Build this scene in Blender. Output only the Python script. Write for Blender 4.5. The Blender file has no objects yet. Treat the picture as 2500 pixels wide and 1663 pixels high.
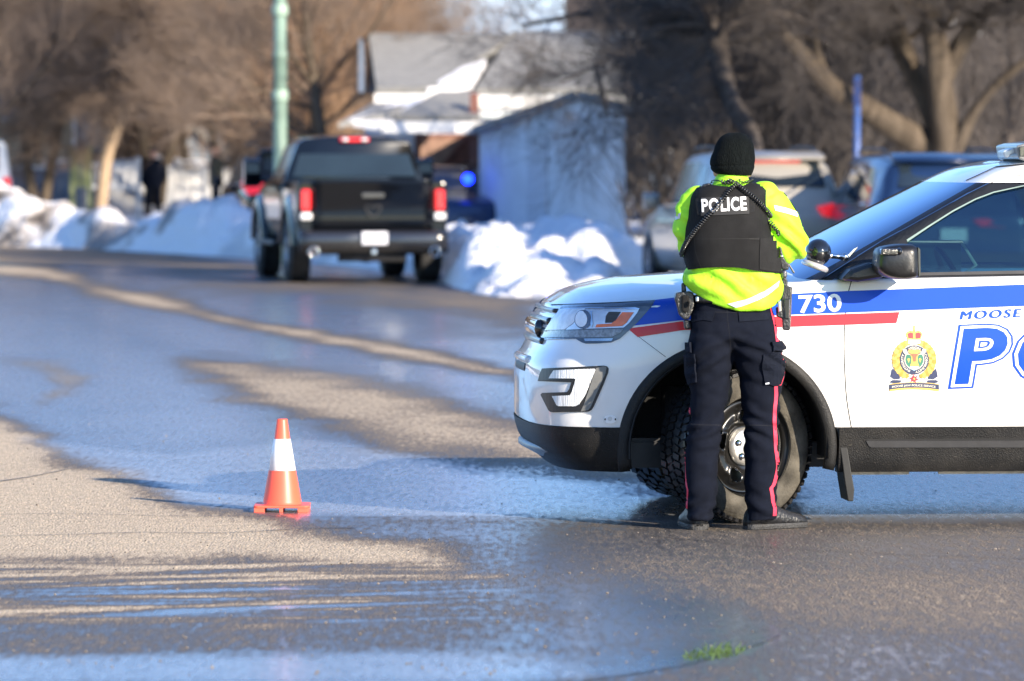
import bpy, bmesh, math, random
import numpy as np
from mathutils import Vector, Matrix, noise
from mathutils.bvhtree import BVHTree
from mathutils.geometry import tessellate_polygon
R=math.radians; PI=math.pi
SC=bpy.context.scene; COL=SC.collection
random.seed(7); np.random.seed(7)

# ------------------------------------------------------------------ camera, sky, sun
CAMH=1.73; FPX=12500.0; HZ=371.0
PITCH=math.atan((831.5-HZ)/FPX)
cd=bpy.data.cameras.new('camera'); cam=bpy.data.objects.new('camera',cd); COL.objects.link(cam)
cam.location=(0,0,CAMH); cam.rotation_euler=(PI/2-PITCH,0,0)
cd.sensor_width=36; cd.lens=180; cd.clip_start=.5; cd.clip_end=3000
cd.dof.use_dof=True; cd.dof.focus_distance=23.5; cd.dof.aperture_fstop=3.8
SC.camera=cam
SUN_EL=R(20.5); SUN_AZ=math.atan2(.66,-.75)      # compass angle from +Y towards +X
w=bpy.data.worlds.new('World'); SC.world=w; w.use_nodes=True
nt=w.node_tree; bg=nt.nodes['Background']
sky=nt.nodes.new('ShaderNodeTexSky'); sky.sky_type='NISHITA'; sky.sun_disc=False
sky.sun_elevation=SUN_EL; sky.sun_rotation=SUN_AZ; sky.air_density=1.0; sky.dust_density=.3; sky.ozone_density=2.5
mxs=nt.nodes.new('ShaderNodeVectorMath'); mxs.operation='MULTIPLY'; mxs.inputs[1].default_value=(.80,1.0,1.32)
nt.links.new(sky.outputs[0],mxs.inputs[0]); nt.links.new(mxs.outputs[0],bg.inputs[0]); bg.inputs[1].default_value=.107
sd=bpy.data.lights.new('sun','SUN'); sd.energy=5.0; sd.angle=R(.5); sd.color=(1,.87,.70)
so=bpy.data.objects.new('sun',sd); COL.objects.link(so)
sdir=Vector((math.sin(SUN_AZ)*math.cos(SUN_EL),math.cos(SUN_AZ)*math.cos(SUN_EL),math.sin(SUN_EL)))
so.rotation_euler=sdir.to_track_quat('Z','Y').to_euler(); so.location=(20,-20,20)
SC.view_settings.view_transform='Standard'; SC.view_settings.look='None'
SC.view_settings.exposure=1.08; SC.view_settings.gamma=1
SC.render.resolution_x=1024; SC.render.resolution_y=681

# ------------------------------------------------------------------ pixel helpers (2500-wide photograph)
CAMLOC=Vector((0,0,CAMH)); CROT=Matrix.Rotation(PI/2-PITCH,3,'X')
def ray(X,Y): return (CROT@Vector(((X-1250)/FPX,-(Y-831.5)/FPX,-1))).normalized()
def proj(p):
    q=CROT.transposed()@(Vector(p)-CAMLOC); return (1250+FPX*q.x/-q.z, 831.5-FPX*q.y/-q.z)
def P(X,Y,D):
    """point seen at photo pixel (2500 scale) at depth D"""
    d=ray(X,Y); return CAMLOC+d*(D/d.y)
K=2500/2357
def Q(x,y,D): return P(x*K,y*K,D)                # 2357-wide view
def gy(y):                                        # depth of the ground seen at row y (2357 view)
    return P(1250,y*K,1).y if 0 else CAMH/((y*K-HZ)/FPX)

# ------------------------------------------------------------------ materials
def sock(b,n): return b.inputs.get(n)
def pm(name,col,rough=.5,metal=0,var=.12,scale=20,bump=0,bscale=None,coat=0,spec=.5,emit=None,sheen=0,stretch=None,coatr=.05):
    m=bpy.data.materials.new(name); m.use_nodes=True; nt=m.node_tree; b=nt.nodes['Principled BSDF']
    tc=nt.nodes.new('ShaderNodeTexCoord'); mp=nt.nodes.new('ShaderNodeMapping'); nt.links.new(tc.outputs['Object'],mp.inputs[0])
    if stretch: mp.inputs['Scale'].default_value=stretch
    n=nt.nodes.new('ShaderNodeTexNoise'); n.inputs['Scale'].default_value=scale; n.inputs['Detail'].default_value=5
    nt.links.new(mp.outputs[0],n.inputs['Vector'])
    mr=nt.nodes.new('ShaderNodeMapRange'); nt.links.new(n.outputs['Fac'],mr.inputs[0])
    mr.inputs[1].default_value=.3; mr.inputs[2].default_value=.7; mr.inputs[3].default_value=1-var; mr.inputs[4].default_value=1+var*.6
    mx=nt.nodes.new('ShaderNodeVectorMath'); mx.operation='SCALE'; mx.inputs[0].default_value=col[:3]
    nt.links.new(mr.outputs[0],mx.inputs['Scale']); nt.links.new(mx.outputs[0],b.inputs['Base Color'])
    b.inputs['Roughness'].default_value=rough; b.inputs['Metallic'].default_value=metal
    b.inputs['Specular IOR Level'].default_value=spec
    if coat: b.inputs['Coat Weight'].default_value=coat; b.inputs['Coat Roughness'].default_value=coatr
    if sheen: b.inputs['Sheen Weight'].default_value=sheen
    if bump:
        n2=nt.nodes.new('ShaderNodeTexNoise'); n2.inputs['Scale'].default_value=bscale or scale*4; n2.inputs['Detail'].default_value=4
        nt.links.new(mp.outputs[0],n2.inputs['Vector'])
        bp=nt.nodes.new('ShaderNodeBump'); bp.inputs['Strength'].default_value=bump; bp.inputs['Distance'].default_value=.02
        nt.links.new(n2.outputs['Fac'],bp.inputs['Height']); nt.links.new(bp.outputs[0],b.inputs['Normal'])
    if emit:
        b.inputs['Emission Color'].default_value=(*emit[:3],1); b.inputs['Emission Strength'].default_value=emit[3]
    return m
def glassm(name,tint,rough=.02,mixf=.35):
    """tinted window: see-through tint plus mirror reflection by angle"""
    m=bpy.data.materials.new(name); m.use_nodes=True; nt=m.node_tree; nt.nodes.clear()
    o=nt.nodes.new('ShaderNodeOutputMaterial'); t=nt.nodes.new('ShaderNodeBsdfTransparent'); g=nt.nodes.new('ShaderNodeBsdfGlossy'); g.inputs[0].default_value=(.5,.58,.68,1)
    n=nt.nodes.new('ShaderNodeTexNoise'); n.inputs['Scale'].default_value=60
    tc=nt.nodes.new('ShaderNodeTexCoord'); nt.links.new(tc.outputs['Object'],n.inputs['Vector'])
    mr=nt.nodes.new('ShaderNodeMapRange'); mr.inputs[3].default_value=rough*.5; mr.inputs[4].default_value=rough*1.5
    nt.links.new(n.outputs['Fac'],mr.inputs[0]); nt.links.new(mr.outputs[0],g.inputs['Roughness'])
    t.inputs[0].default_value=(*tint,1); f=nt.nodes.new('ShaderNodeFresnel'); f.inputs[0].default_value=1.6
    md=nt.nodes.new('ShaderNodeMath'); md.operation='MULTIPLY_ADD'; nt.links.new(f.outputs[0],md.inputs[0]); md.inputs[1].default_value=1.0; md.inputs[2].default_value=mixf*.1
    mx=nt.nodes.new('ShaderNodeMixShader'); nt.links.new(md.outputs[0],mx.inputs[0]); nt.links.new(t.outputs[0],mx.inputs[1]); nt.links.new(g.outputs[0],mx.inputs[2])
    nt.links.new(mx.outputs[0],o.inputs[0]); return m

# ------------------------------------------------------------------ mesh helpers
def tag(o,label=None,cat=None,group=None,kind=None):
    if label: o['label']=label
    if cat: o['category']=cat
    if group: o['group']=group
    if kind: o['kind']=kind
    return o
def link(name,me,mat=None,parent=None,smooth=True):
    o=bpy.data.objects.new(name,me); COL.objects.link(o)
    if mat:
        for m in (mat if isinstance(mat,(list,tuple)) else [mat]): me.materials.append(m)
    if parent: o.parent=parent
    if smooth and len(me.polygons): me.polygons.foreach_set('use_smooth',[True]*len(me.polygons))
    return o
def mesh(name,vs,fs,mat=None,parent=None,smooth=True,mi=None):
    me=bpy.data.meshes.new(name); me.from_pydata([tuple(v) for v in vs],[],fs); me.update()
    if mi is not None: me.polygons.foreach_set('material_index',mi)
    return link(name,me,mat,parent,smooth)
def empty(name,loc,rz=0):
    o=bpy.data.objects.new(name,None); COL.objects.link(o); o.location=loc; o.rotation_euler=(0,0,rz); o.empty_display_size=.2; return o
class MB:
    def __init__(s): s.v=[]; s.f=[]; s.m=[]
    def add(s,vs,fs,m=0):
        k=len(s.v); s.v+=[Vector(v) for v in vs]; s.f+=[tuple(i+k for i in f) for f in fs]; s.m+=[m]*len(fs); return s
    def box(s,c,d,rz=0,m=0,taper=1):
        hx,hy,hz=d[0]/2,d[1]/2,d[2]/2; M=Matrix.Rotation(rz,3,'Z'); c=Vector(c); vs=[]
        for z,t in ((-hz,1),(hz,taper)):
            for x,y in ((-hx,-hy),(hx,-hy),(hx,hy),(-hx,hy)): vs.append(c+M@Vector((x*t,y*t,z)))
        return s.add(vs,[(3,2,1,0),(4,5,6,7),(0,1,5,4),(1,2,6,5),(2,3,7,6),(3,0,4,7)],m)
    def tube(s,pts,rs,n=8,cap=True,m=0,closed=False):
        pts=[Vector(p) for p in pts]; N=len(pts)
        if not isinstance(rs,(list,tuple)): rs=[rs]*N
        vs=[]; up=Vector((0.13,.31,.94)).normalized(); a=None
        for i,p in enumerate(pts):
            t=(pts[min(i+1,N-1)]-pts[max(i-1,0)])
            t=t.normalized() if t.length>1e-9 else Vector((0,0,1))
            if a is None: a=t.cross(up); a=a.normalized() if a.length>.05 else t.orthogonal().normalized()
            else:
                a=a-t*a.dot(t); a=a.normalized() if a.length>1e-6 else t.orthogonal().normalized()
            b=t.cross(a)
            for k in range(n):
                an=2*PI*k/n; vs.append(p+(a*math.cos(an)+b*math.sin(an))*rs[i])
        fs=[(i*n+k,i*n+(k+1)%n,(i+1)*n+(k+1)%n,(i+1)*n+k) for i in range(N-1) for k in range(n)]
        if cap: fs+= [tuple(range(n-1,-1,-1)),tuple((N-1)*n+k for k in range(n))]
        return s.add(vs,fs,m)
    def rings(s,rings,cap=True,m=0,close=True):
        n=len(rings[0]); vs=[v for r in rings for v in r]
        kk=n if close else n-1
        fs=[(i*n+k,i*n+(k+1)%n,(i+1)*n+(k+1)%n,(i+1)*n+k) for i in range(len(rings)-1) for k in range(kk)]
        if cap: fs+=[tuple(range(n-1,-1,-1)),tuple((len(rings)-1)*n+k for k in range(n))]
        return s.add(vs,fs,m)
    def ball(s,c,r,nu=16,nv=10,m=0,M=None):
        c=Vector(c); r=Vector(r) if hasattr(r,'__len__') else Vector((r,r,r)); rg=[]
        for i in range(nv+1):
            a=-PI/2+PI*i/nv; ca=max(math.cos(a),.02); rr=[]
            for k in range(nu):
                q=Vector((r.x*ca*math.cos(2*PI*k/nu),r.y*ca*math.sin(2*PI*k/nu),r.z*math.sin(a)))
                rr.append(c+(M@q if M else q))
            rg.append(rr)
        return s.rings(rg,True,m)
    def lathe(s,prof,n=32,axis='Z',c=(0,0,0),m=0,M=None):
        c=Vector(c); rg=[]
        for r,h in prof:
            rr=[]
            for k in range(n):
                a=2*PI*k/n
                if axis=='Z': q=Vector((r*math.cos(a),r*math.sin(a),h))
                else: q=Vector((r*math.cos(a),h,r*math.sin(a)))
                rr.append(c+(M@q if M else q))
            rg.append(rr)
        return s.rings(rg,False,m)
    def prism(s,poly,y0,y1,m=0,f=None):
        """polygon in (x,z) extruded from y0 to y1"""
        n=len(poly); vs=[(x,y0,z) for x,z in poly]+[(x,y1,z) for x,z in poly]
        if f: vs=[f(v) for v in vs]
        return s.add(vs,[tuple(range(n)),tuple(range(2*n-1,n-1,-1))]+[(i,(i+1)%n+0,(i+1)%n+n,i+n)[::-1] for i in range(n)],m)
    def build(s,name,mat,parent=None,smooth=False,bevel=0,bseg=2,fixn=True):
        me=bpy.data.meshes.new(name); me.from_pydata([tuple(v) for v in s.v],[],s.f); me.update()
        if isinstance(mat,(list,tuple)) and len(mat)>1: me.polygons.foreach_set('material_index',s.m)
        if fixn or bevel:
            bm=bmesh.new(); bm.from_mesh(me)
            if bevel:
                bmesh.ops.bevel(bm,geom=[e for e in bm.edges if len(e.link_faces)==2 and e.calc_face_angle(0)>.5],offset=bevel,segments=bseg,profile=.5,affect='EDGES',clamp_overlap=True)
            if fixn: bmesh.ops.recalc_face_normals(bm,faces=bm.faces)
            bm.to_mesh(me); bm.free()
        o=link(name,me,mat,parent,smooth)
        return o
def segmesh(segs,n=3):
    """many straight tapered prisms at once; segs rows: x0 y0 z0 x1 y1 z1 r0 r1"""
    s=np.array(segs,dtype=np.float64); p0=s[:,:3]; p1=s[:,3:6]; t=p1-p0; t/=np.maximum(np.linalg.norm(t,axis=1,keepdims=True),1e-9)
    ref=np.where(np.abs(t[:,2:3])<.9,np.array([[0,0,1.]]),np.array([[1.,0,0]])); a=np.cross(t,ref); a/=np.linalg.norm(a,axis=1,keepdims=True); b=np.cross(t,a)
    V=[]
    for p,r in ((p0,s[:,6:7]),(p1,s[:,7:8])):
        for k in range(n): V.append(p+(a*math.cos(2*PI*k/n)+b*math.sin(2*PI*k/n))*r)
    V=np.stack(V,1).reshape(-1,3); base=(np.arange(len(s))*2*n)[:,None,None]
    F=np.array([[k,(k+1)%n,n+(k+1)%n,n+k] for k in range(n)])[None]+base; F=F.reshape(-1,4)
    me=bpy.data.meshes.new('segs'); me.vertices.add(len(V)); me.vertices.foreach_set('co',V.ravel())
    me.loops.add(F.size); me.loops.foreach_set('vertex_index',F.ravel().astype(np.int32)); me.polygons.add(len(F))
    me.polygons.foreach_set('loop_start',(np.arange(len(F))*4).astype(np.int32)); me.polygons.foreach_set('loop_total',np.full(len(F),4,np.int32))
    me.update(calc_edges=True); me.validate(); return me
def modmesh(me,mods):
    """apply modifiers through the depsgraph to a mesh datablock"""
    o=bpy.data.objects.new('tmp',me); COL.objects.link(o)
    for t,kw in mods:
        md=o.modifiers.new('m',t)
        for k,v in kw.items(): setattr(md,k,v)
    dg=bpy.context.evaluated_depsgraph_get(); dg.update()
    r=bpy.data.meshes.new_from_object(o.evaluated_get(dg)); bpy.data.objects.remove(o); return r
def fuse(mb,vox=.01,sm=6,name='m'):
    me=bpy.data.meshes.new(name); me.from_pydata([tuple(v) for v in mb.v],[],mb.f); me.update()
    bm=bmesh.new(); bm.from_mesh(me); bmesh.ops.recalc_face_normals(bm,faces=bm.faces); bm.to_mesh(me); bm.free()
    return modmesh(me,[('REMESH',dict(mode='VOXEL',voxel_size=vox)),('SMOOTH',dict(iterations=sm,factor=.5))])
def cr(pts,n=8,closed=False):
    """Catmull-Rom through tuples"""
    pts=[tuple(p) for p in pts]; N=len(pts); out=[]
    rng=range(N) if closed else range(N-1)
    for i in rng:
        p0=pts[(i-1)%N] if closed or i>0 else pts[0]; p1=pts[i]; p2=pts[(i+1)%N]
        p3=pts[(i+2)%N] if closed or i+2<N else pts[-1]
        for k in range(n):
            t=k/n; out.append(tuple(.5*((2*b)+(-a+c)*t+(2*a-5*b+4*c-d)*t*t+(-a+3*b-3*c+d)*t**3) for a,b,c,d in zip(p0,p1,p2,p3)))
    if not closed: out.append(pts[-1])
    return out
def itp(x,tab): return float(np.interp(x,[t[0] for t in tab],[t[1] for t in tab]))
def copy_tree(o,parent=None,loc=None,rz=None,scale=None,label=None):
    c=o.copy(); COL.objects.link(c)
    if parent is not None: c.parent=parent
    if loc is not None: c.location=loc
    if rz is not None: c.rotation_euler=(0,0,rz)
    if scale is not None: c.scale=scale
    if label: c['label']=label
    for ch in list(o.children): copy_tree(ch,c)
    return c
# polygons traced on the photograph, laid on a real surface
def grid_cut(bm,step):
    xs=[v.co.x for v in bm.verts]; ys=[v.co.y for v in bm.verts]
    if not xs: return
    for ax,lo,hi in ((0,min(xs),max(xs)),(1,min(ys),max(ys))):
        k=math.floor(lo/step)+1
        while k*step<hi:
            co=[0,0,0]; co[ax]=k*step; no=[0,0,0]; no[ax]=1
            bmesh.ops.bisect_plane(bm,geom=bm.verts[:]+bm.edges[:]+bm.faces[:],plane_co=co,plane_no=no,dist=1e-4); k+=1
def bm_poly(loops):
    bm=bmesh.new(); vl=[[Vector((x,y,0)) for x,y in lp] for lp in loops]; flat=[v for l in vl for v in l]
    bv=[bm.verts.new(v) for v in flat]
    for t in tessellate_polygon(vl):
        try: bm.faces.new([bv[i] for i in t])
        except ValueError: pass
    return bm
def drape(bm,bvh,off,Minv,step=16,thick=0,dmax=200,face_cam=True):
    grid_cut(bm,step); dead=[]
    for v in bm.verts:
        d=ray(v.co.x,v.co.y); h=bvh.ray_cast(CAMLOC,d,dmax)
        if h[0] is None: dead.append(v); continue
        n=h[1]; n=-n if n.dot(d)>0 else n
        v.co=Minv@(h[0]+n*off)
    if dead: bmesh.ops.delete(bm,geom=dead,context='VERTS')
    bad=[v for v in bm.verts if not v.link_faces]
    if bad: bmesh.ops.delete(bm,geom=bad,context='VERTS')
    # face the camera
    for f in bm.faces:
        f.normal_update()
    Mr=Minv.to_3x3()
    cl=Minv@CAMLOC
    for f in bm.faces:
        if f.normal.dot(cl-f.calc_center_median())<0: f.normal_flip()
    if thick:
        bmesh.ops.recalc_face_normals(bm,faces=bm.faces)
        if bm.faces and sum(f.normal.dot(cl-f.calc_center_median()) for f in bm.faces)<0: bmesh.ops.reverse_faces(bm,faces=bm.faces)
        lim=[f for f in bm.faces if max(e.calc_length() for e in f.edges)>max(.06,4*step*1.5/525)]
        if lim: bmesh.ops.delete(bm,geom=lim,context='FACES')
        bm.normal_update(); fs=bm.faces[:]; bd=[e for e in bm.edges if len(e.link_faces)==1]
        bk={v:bm.verts.new(v.co-v.normal*thick) for v in bm.verts[:]}
        for f in fs: bm.faces.new([bk[v] for v in reversed(f.verts)])
        for e in bd:
            l=e.link_loops[0]; a_,b_=l.vert,l.link_loop_next.vert
            bm.faces.new([b_,a_,bk[a_],bk[b_]])
    return bm
def patch(name,loops,bvh,mat,parent=None,Minv=Matrix.Identity(4),off=.004,step=16,thick=0,smooth=True,mirror=False):
    if not isinstance(loops[0][0],(list,tuple)): loops=[loops]
    bm=drape(bm_poly(loops),bvh,off,Minv,step,thick)
    me=bpy.data.meshes.new(name); bm.to_mesh(me); bm.free(); o=link(name,me,mat,parent,smooth and not thick)
    if mirror: mirror_copy(o)
    return o
def mirror_copy(o):
    me=o.data.copy(); n=len(me.vertices); co=np.empty(n*3); me.vertices.foreach_get('co',co); co=co.reshape(-1,3); co[:,1]*=-1
    me.vertices.foreach_set('co',co.ravel()); me.flip_normals(); c=bpy.data.objects.new(o.name.split('.')[0],me); COL.objects.link(c); c.parent=o.parent
    return c
def textmesh(body,shear=0,offset=0,res=4,space=1):
    cu=bpy.data.curves.new('t','FONT'); cu.body=body; cu.shear=shear; cu.offset=offset; cu.resolution_u=res; cu.space_character=space
    o=bpy.data.objects.new('t',cu); COL.objects.link(o); dg=bpy.context.evaluated_depsgraph_get(); dg.update()
    me=bpy.data.meshes.new_from_object(o.evaluated_get(dg)); bpy.data.objects.remove(o); return me
def text_patch(name,body,fn,bvh,mat,parent,Minv,off=.005,step=10,**kw):
    """fn maps text coordinates normalised (u 0..1 over width, v: 0..1 cap height) to pixels"""
    me=textmesh(body,**kw); r=textmesh(body,shear=kw.get('shear',0),space=kw.get('space',1))
    xs=[v.co.x for v in r.vertices]; ys=[v.co.y for v in r.vertices]; x0,x1,y0,y1=min(xs),max(xs),min(ys),max(ys)
    bm=bmesh.new(); bm.from_mesh(me)
    for v in bm.verts:
        q=fn((v.co.x-x0)/(x1-x0),(v.co.y-y0)/(y1-y0)); v.co=Vector((q[0],q[1],0))
    drape(bm,bvh,off,Minv,step); m2=bpy.data.meshes.new(name); bm.to_mesh(m2); bm.free()
    return link(name,m2,mat,parent,True)
# ------------------------------------------------------------------ ground: one wet and dry asphalt sheet
def pdist(px,py,poly):
    """signed distance (negative inside) of arrays to a polygon"""
    ins=np.zeros(px.shape,bool); dm=np.full(px.shape,1e9); n=len(poly)
    for i in range(n):
        x0,y0=poly[i]; x1,y1=poly[(i+1)%n]; dx,dy=x1-x0,y1-y0
        t=np.clip(((px-x0)*dx+(py-y0)*dy)/(dx*dx+dy*dy+1e-9),0,1)
        dm=np.minimum(dm,np.hypot(px-x0-t*dx,py-y0-t*dy))
        c=((y0>py)!=(y1>py))&(px<(x1-x0)*(py-y0)/(y1-y0+1e-9)+x0); ins^=c
    return np.where(ins,-dm,dm)
# wet patches as (polygon, wetness, softness across, vertical squash); coordinates of the 2357 view, stored on the ground in metres
ZONES=[
 ([(-3000,1195),(1290,1195),(1700,1200),(5000,1215),(5000,3000),(-3000,3000)],.57,14,3),
 ([(-3000,1195),(900,1195),(1290,1195),(1290,1300),(1000,1330),(600,1310),(-3000,1300)],.66,30,3),
 ([(1560,1330),(2700,1300),(2700,1440),(1700,1420)],.42,60,3),
 ([(-3000,935),(-40,930),(60,990),(120,1052),(200,1078),(300,1110),(420,1165),(560,1188),(625,1205),(650,1230),(800,1247),(960,1272),(1010,1292),(500,1285),(-3000,1290)],.0,30,2.2),
 ([(-3000,1298),(500,1300),(820,1308),(500,1313),(-3000,1312)],.06,22,6),
 ([(-3000,1321),(600,1322),(1130,1330),(600,1333),(-3000,1330)],.06,22,6),
 ([(-3000,1344),(400,1343),(700,1347),(400,1351),(-3000,1351)],.12,22,6),
 ([(200,1368),(500,1362),(900,1372),(700,1382),(300,1380)],.12,30,5),
 ([(-3000,1396),(80,1396),(330,1405),(120,1422),(-3000,1424)],.05,26,4),
 ([(520,1440),(680,1437),(660,1446),(540,1448)],.2,30,6),
 ([(-3000,1500),(500,1512),(1200,1500),(1620,1482),(1790,1470),(1700,1515),(1500,1548),(1200,1575),(-3000,1580)],.86,20,3),
 ([(-3000,1352),(200,1350),(1000,1360),(1000,1368),(-3000,1362)],.64,30,6),
 ([(900,1345),(1300,1340),(1700,1400),(1800,1455),(1740,1500),(1300,1545),(1000,1520),(1150,1440),(950,1400)],.67,30,2.5),
 ([(1000,1405),(1250,1405),(1280,1420),(1050,1425)],.45,40,3),
 ([(-3000,1600),(900,1595),(3000,1600),(3000,3000),(-3000,3000)],.5,20,3),
 ([(-400,560),(0,596),(110,615),(200,650),(500,722),(900,793),(1230,866),(1700,960),(1700,985),(1220,880),(900,818),(500,742),(200,668),(90,640),(-400,610)],.10,20,3),
 ([(430,832),(560,840),(760,868),(1000,925),(1260,985),(1800,1080),(1800,1180),(1330,1090),(1180,1062),(1000,1045),(850,1012),(700,960),(560,900)],.20,34,2.2),
 ([(-100,815),(60,825),(150,838),(205,868),(195,895),(120,920),(70,950),(120,890),(90,850)],.45,14,2),
 ([(430,640),(700,648),(1100,640),(1230,700),(1260,780),(1000,730),(700,680)],.42,40,2),
 ([(-300,545),(350,570),(700,640),(200,600),(-300,575)],.35,30,3),
]
def wetness(px,py,wx,wy):
    W=np.full(px.shape,.84)
    nz=np.array([noise.noise(Vector((a*.35,b*.16,3)))for a,b in zip(wx,wy)]); n2=np.array([noise.noise(Vector((a*2.2,b*1.0,9)))for a,b in zip(wx,wy)])
    W+=nz*.10
    for poly,val,soft,sq in ZONES:
        q=[(x,y*sq) for x,y in poly]; d=pdist(px,py*sq,q)+n2*soft*1.3+nz*soft*1.5
        k=np.clip(.5-d/(6.0*soft),0,1); k=k*k*(3-2*k); W=W*(1-k)+val*k
    fr=np.clip((py-1288)/14,0,1)*np.clip((1450-py)/22,0,1)*np.clip((1250-px)/450,0,1)
    st=np.array([noise.noise(Vector((b*.13+.004*a,a*.0011,5)))+.5*noise.noise(Vector((b*.31,a*.002,15))) if f>0 else 0 for a,b,f in zip(px,py,fr)])
    W-=fr*.55*st
    return np.clip(W,0,1)
ICE=[([(60,1010),(400,1045),(700,1010),(850,1035),(1180,1088),(1340,1112),(1800,1150),(4000,1165),(4000,1200),(1500,1197),(1000,1192),(640,1180),(420,1158),(250,1085)],.85,22,3),  # frost film, also brightening the wet road in place of sky reflection
 ([(-400,690),(120,715),(350,820),(500,900),(640,1000),(700,1010),(400,1045),(150,1030),(0,925),(-400,925)],.42,60,2.5),
 ([(-3000,1508),(600,1516),(1250,1506),(1350,1560),(-3000,1590)],.5,26,3),([(0,640),(500,760),(1000,860),(1200,960),(800,880),(430,800),(0,700)],.22,40,3),
 ([(1000,1290),(1500,1330),(1750,1440),(1500,1500),(1200,1500),(1150,1400)],.12,50,2.5)]
def ground():
    ys=[2.0]+list(np.linspace(10,15.4,6))
    rows=list(np.linspace(1640,480,330)); ys+= [gy(r) for r in rows if gy(r)>15.6]; ys+=[150,180,230,320,500,900,2000]
    us=list(np.linspace(-1300,1300,240)); V=[];F=[]
    us=[-60000,-20000,-8000,-4000,-2200]+us+[2200,4000,8000,20000,60000]
    ref=[max(y,14.) for y in ys]
    for y,rf in zip(ys,ref):
        for u in us: V.append((u*K/FPX*rf,y,0))
    n=len(us)
    for j in range(len(ys)-1):
        for i in range(n-1): F.append((j*n+i,j*n+i+1,(j+1)*n+i+1,(j+1)*n+i))
    A=np.array(V); yy=np.maximum(A[:,1],.5); px=1178.5+A[:,0]/yy*FPX/K; py=(HZ+CAMH/yy*FPX)/K; py=np.minimum(py,2900)
    W=wetness(px,py,A[:,0],A[:,1]); W=np.where(A[:,1]>150,.3,W)
    I=np.zeros(len(V)); n4=np.array([noise.fractal(Vector((q[0]*.8,q[1]*.5,31)),1,2,4) for q in V])
    for poly,val,soft,sq in ICE:
        d=pdist(px,py*sq,[(a_,b_*sq) for a_,b_ in poly])+n4*soft; k=np.clip(.5-d/(2.5*soft),0,1); I=np.maximum(I,k*val*(1+.5*n4))
    o=mesh('ground',V,F,ground_mat()); a=o.data.attributes.new('ice','FLOAT','POINT'); a.data.foreach_set('value',np.clip(I,0,1).astype(np.float32)); a=o.data.attributes.new('wet','FLOAT','POINT'); a.data.foreach_set('value',W.astype(np.float32))
    tag(o,kind='structure'); return o
def ground_mat():
    m=bpy.data.materials.new('asphalt'); m.use_nodes=True; nt=m.node_tree; b=nt.nodes['Principled BSDF']; N=nt.nodes.new; L=nt.links.new
    at=N('ShaderNodeAttribute'); at.attribute_name='wet'; tc=N('ShaderNodeTexCoord')
    def nz(sc,det=4,stretch=None,rough=.6):
        mp=N('ShaderNodeMapping'); L(tc.outputs['Object'],mp.inputs[0]);
        if stretch: mp.inputs['Scale'].default_value=stretch
        n=N('ShaderNodeTexNoise'); n.inputs['Scale'].default_value=sc; n.inputs['Detail'].default_value=det; n.inputs['Roughness'].default_value=rough; L(mp.outputs[0],n.inputs['Vector']); return n.outputs['Fac']
    def math_(op,a,b_=None,c=None,cl=False):
        q=N('ShaderNodeMath'); q.operation=op; q.use_clamp=cl
        for i,x in enumerate((a,b_,c)):
            if x is None: continue
            if isinstance(x,(int,float)): q.inputs[i].default_value=x
            else: L(x,q.inputs[i])
        return q.outputs[0]
    big=nz(.9,5,(1,.45,1)); fine=nz(30,4,(1,.14,1)); gr=nz(95,3,(1,.35,1)); gr2=nz(70,3,(1,.10,1),.75)
    wv=math_('ADD',at.outputs['Fac'],math_('MULTIPLY_ADD',big,.34,-.17)); wv=math_('ADD',wv,math_('MULTIPLY_ADD',fine,.62,-.31),cl=True)
    def ramp(fac,st):
        r=N('ShaderNodeValToRGB'); L(fac,r.inputs[0]); e=r.color_ramp.elements
        while len(e)<len(st): e.new(.5)
        for el,(p,c) in zip(e,st): el.position=p; el.color=(*c,1)
        return r.outputs[0]
    col=ramp(wv,[(0,(.64,.515,.365)),(.18,(.53,.42,.295)),(.36,(.25,.195,.138)),(.55,(.115,.10,.083)),(.78,(.055,.056,.062)),(1,(.05,.055,.068))])
    vor=N('ShaderNodeTexVoronoi'); vor.inputs['Scale'].default_value=85; L(tc.outputs['Object'],vor.inputs['Vector'])
    st=ramp(vor.outputs['Color'],[(0,(.55,.55,.55)),(.5,(1,1,1)),(.85,(1.15,1.1,1.0)),(1,(2.2,1.9,1.5))])
    sp=N('ShaderNodeSeparateColor'); L(vor.outputs['Color'],sp.inputs[0])
    st=ramp(sp.outputs[0],[(0,(.8,.79,.79)),(.5,(.97,.97,.97)),(.9,(1.05,1.04,1.0)),(1,(1.5,1.4,1.25))])
    mx=N('ShaderNodeMix'); mx.data_type='RGBA'; mx.blend_type='MULTIPLY'; mx.inputs[0].default_value=1; L(col,mx.inputs[6]); L(st,mx.inputs[7])
    g2=ramp(gr2,[(.30,(.62,)*3),(.46,(.94,)*3),(.6,(1.05,)*3),(.74,(1.25,)*3)]); mx2=N('ShaderNodeMix'); mx2.data_type='RGBA'; mx2.blend_type='MULTIPLY'; mx2.inputs[0].default_value=1; L(mx.outputs[2],mx2.inputs[6]); L(g2,mx2.inputs[7]); ic=N('ShaderNodeAttribute'); ic.attribute_name='ice'; iw=math_('MULTIPLY',ic.outputs['Fac'],math_('MULTIPLY_ADD',fine,2.2,-.45,True),cl=True)
    mx3=N('ShaderNodeMix'); mx3.data_type='RGBA'; L(iw,mx3.inputs[0]); L(mx2.outputs[2],mx3.inputs[6]); mx3.inputs[7].default_value=(.42,.44,.47,1); L(mx3.outputs[2],b.inputs['Base Color'])
    L(ramp(wv,[(0,(0,)*3),(.56,(.03,)*3),(.78,(.75,)*3),(1,(1,)*3)]),b.inputs['Coat Weight']); b.inputs['Coat Roughness'].default_value=.22; b.inputs['Coat IOR'].default_value=1.6
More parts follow.
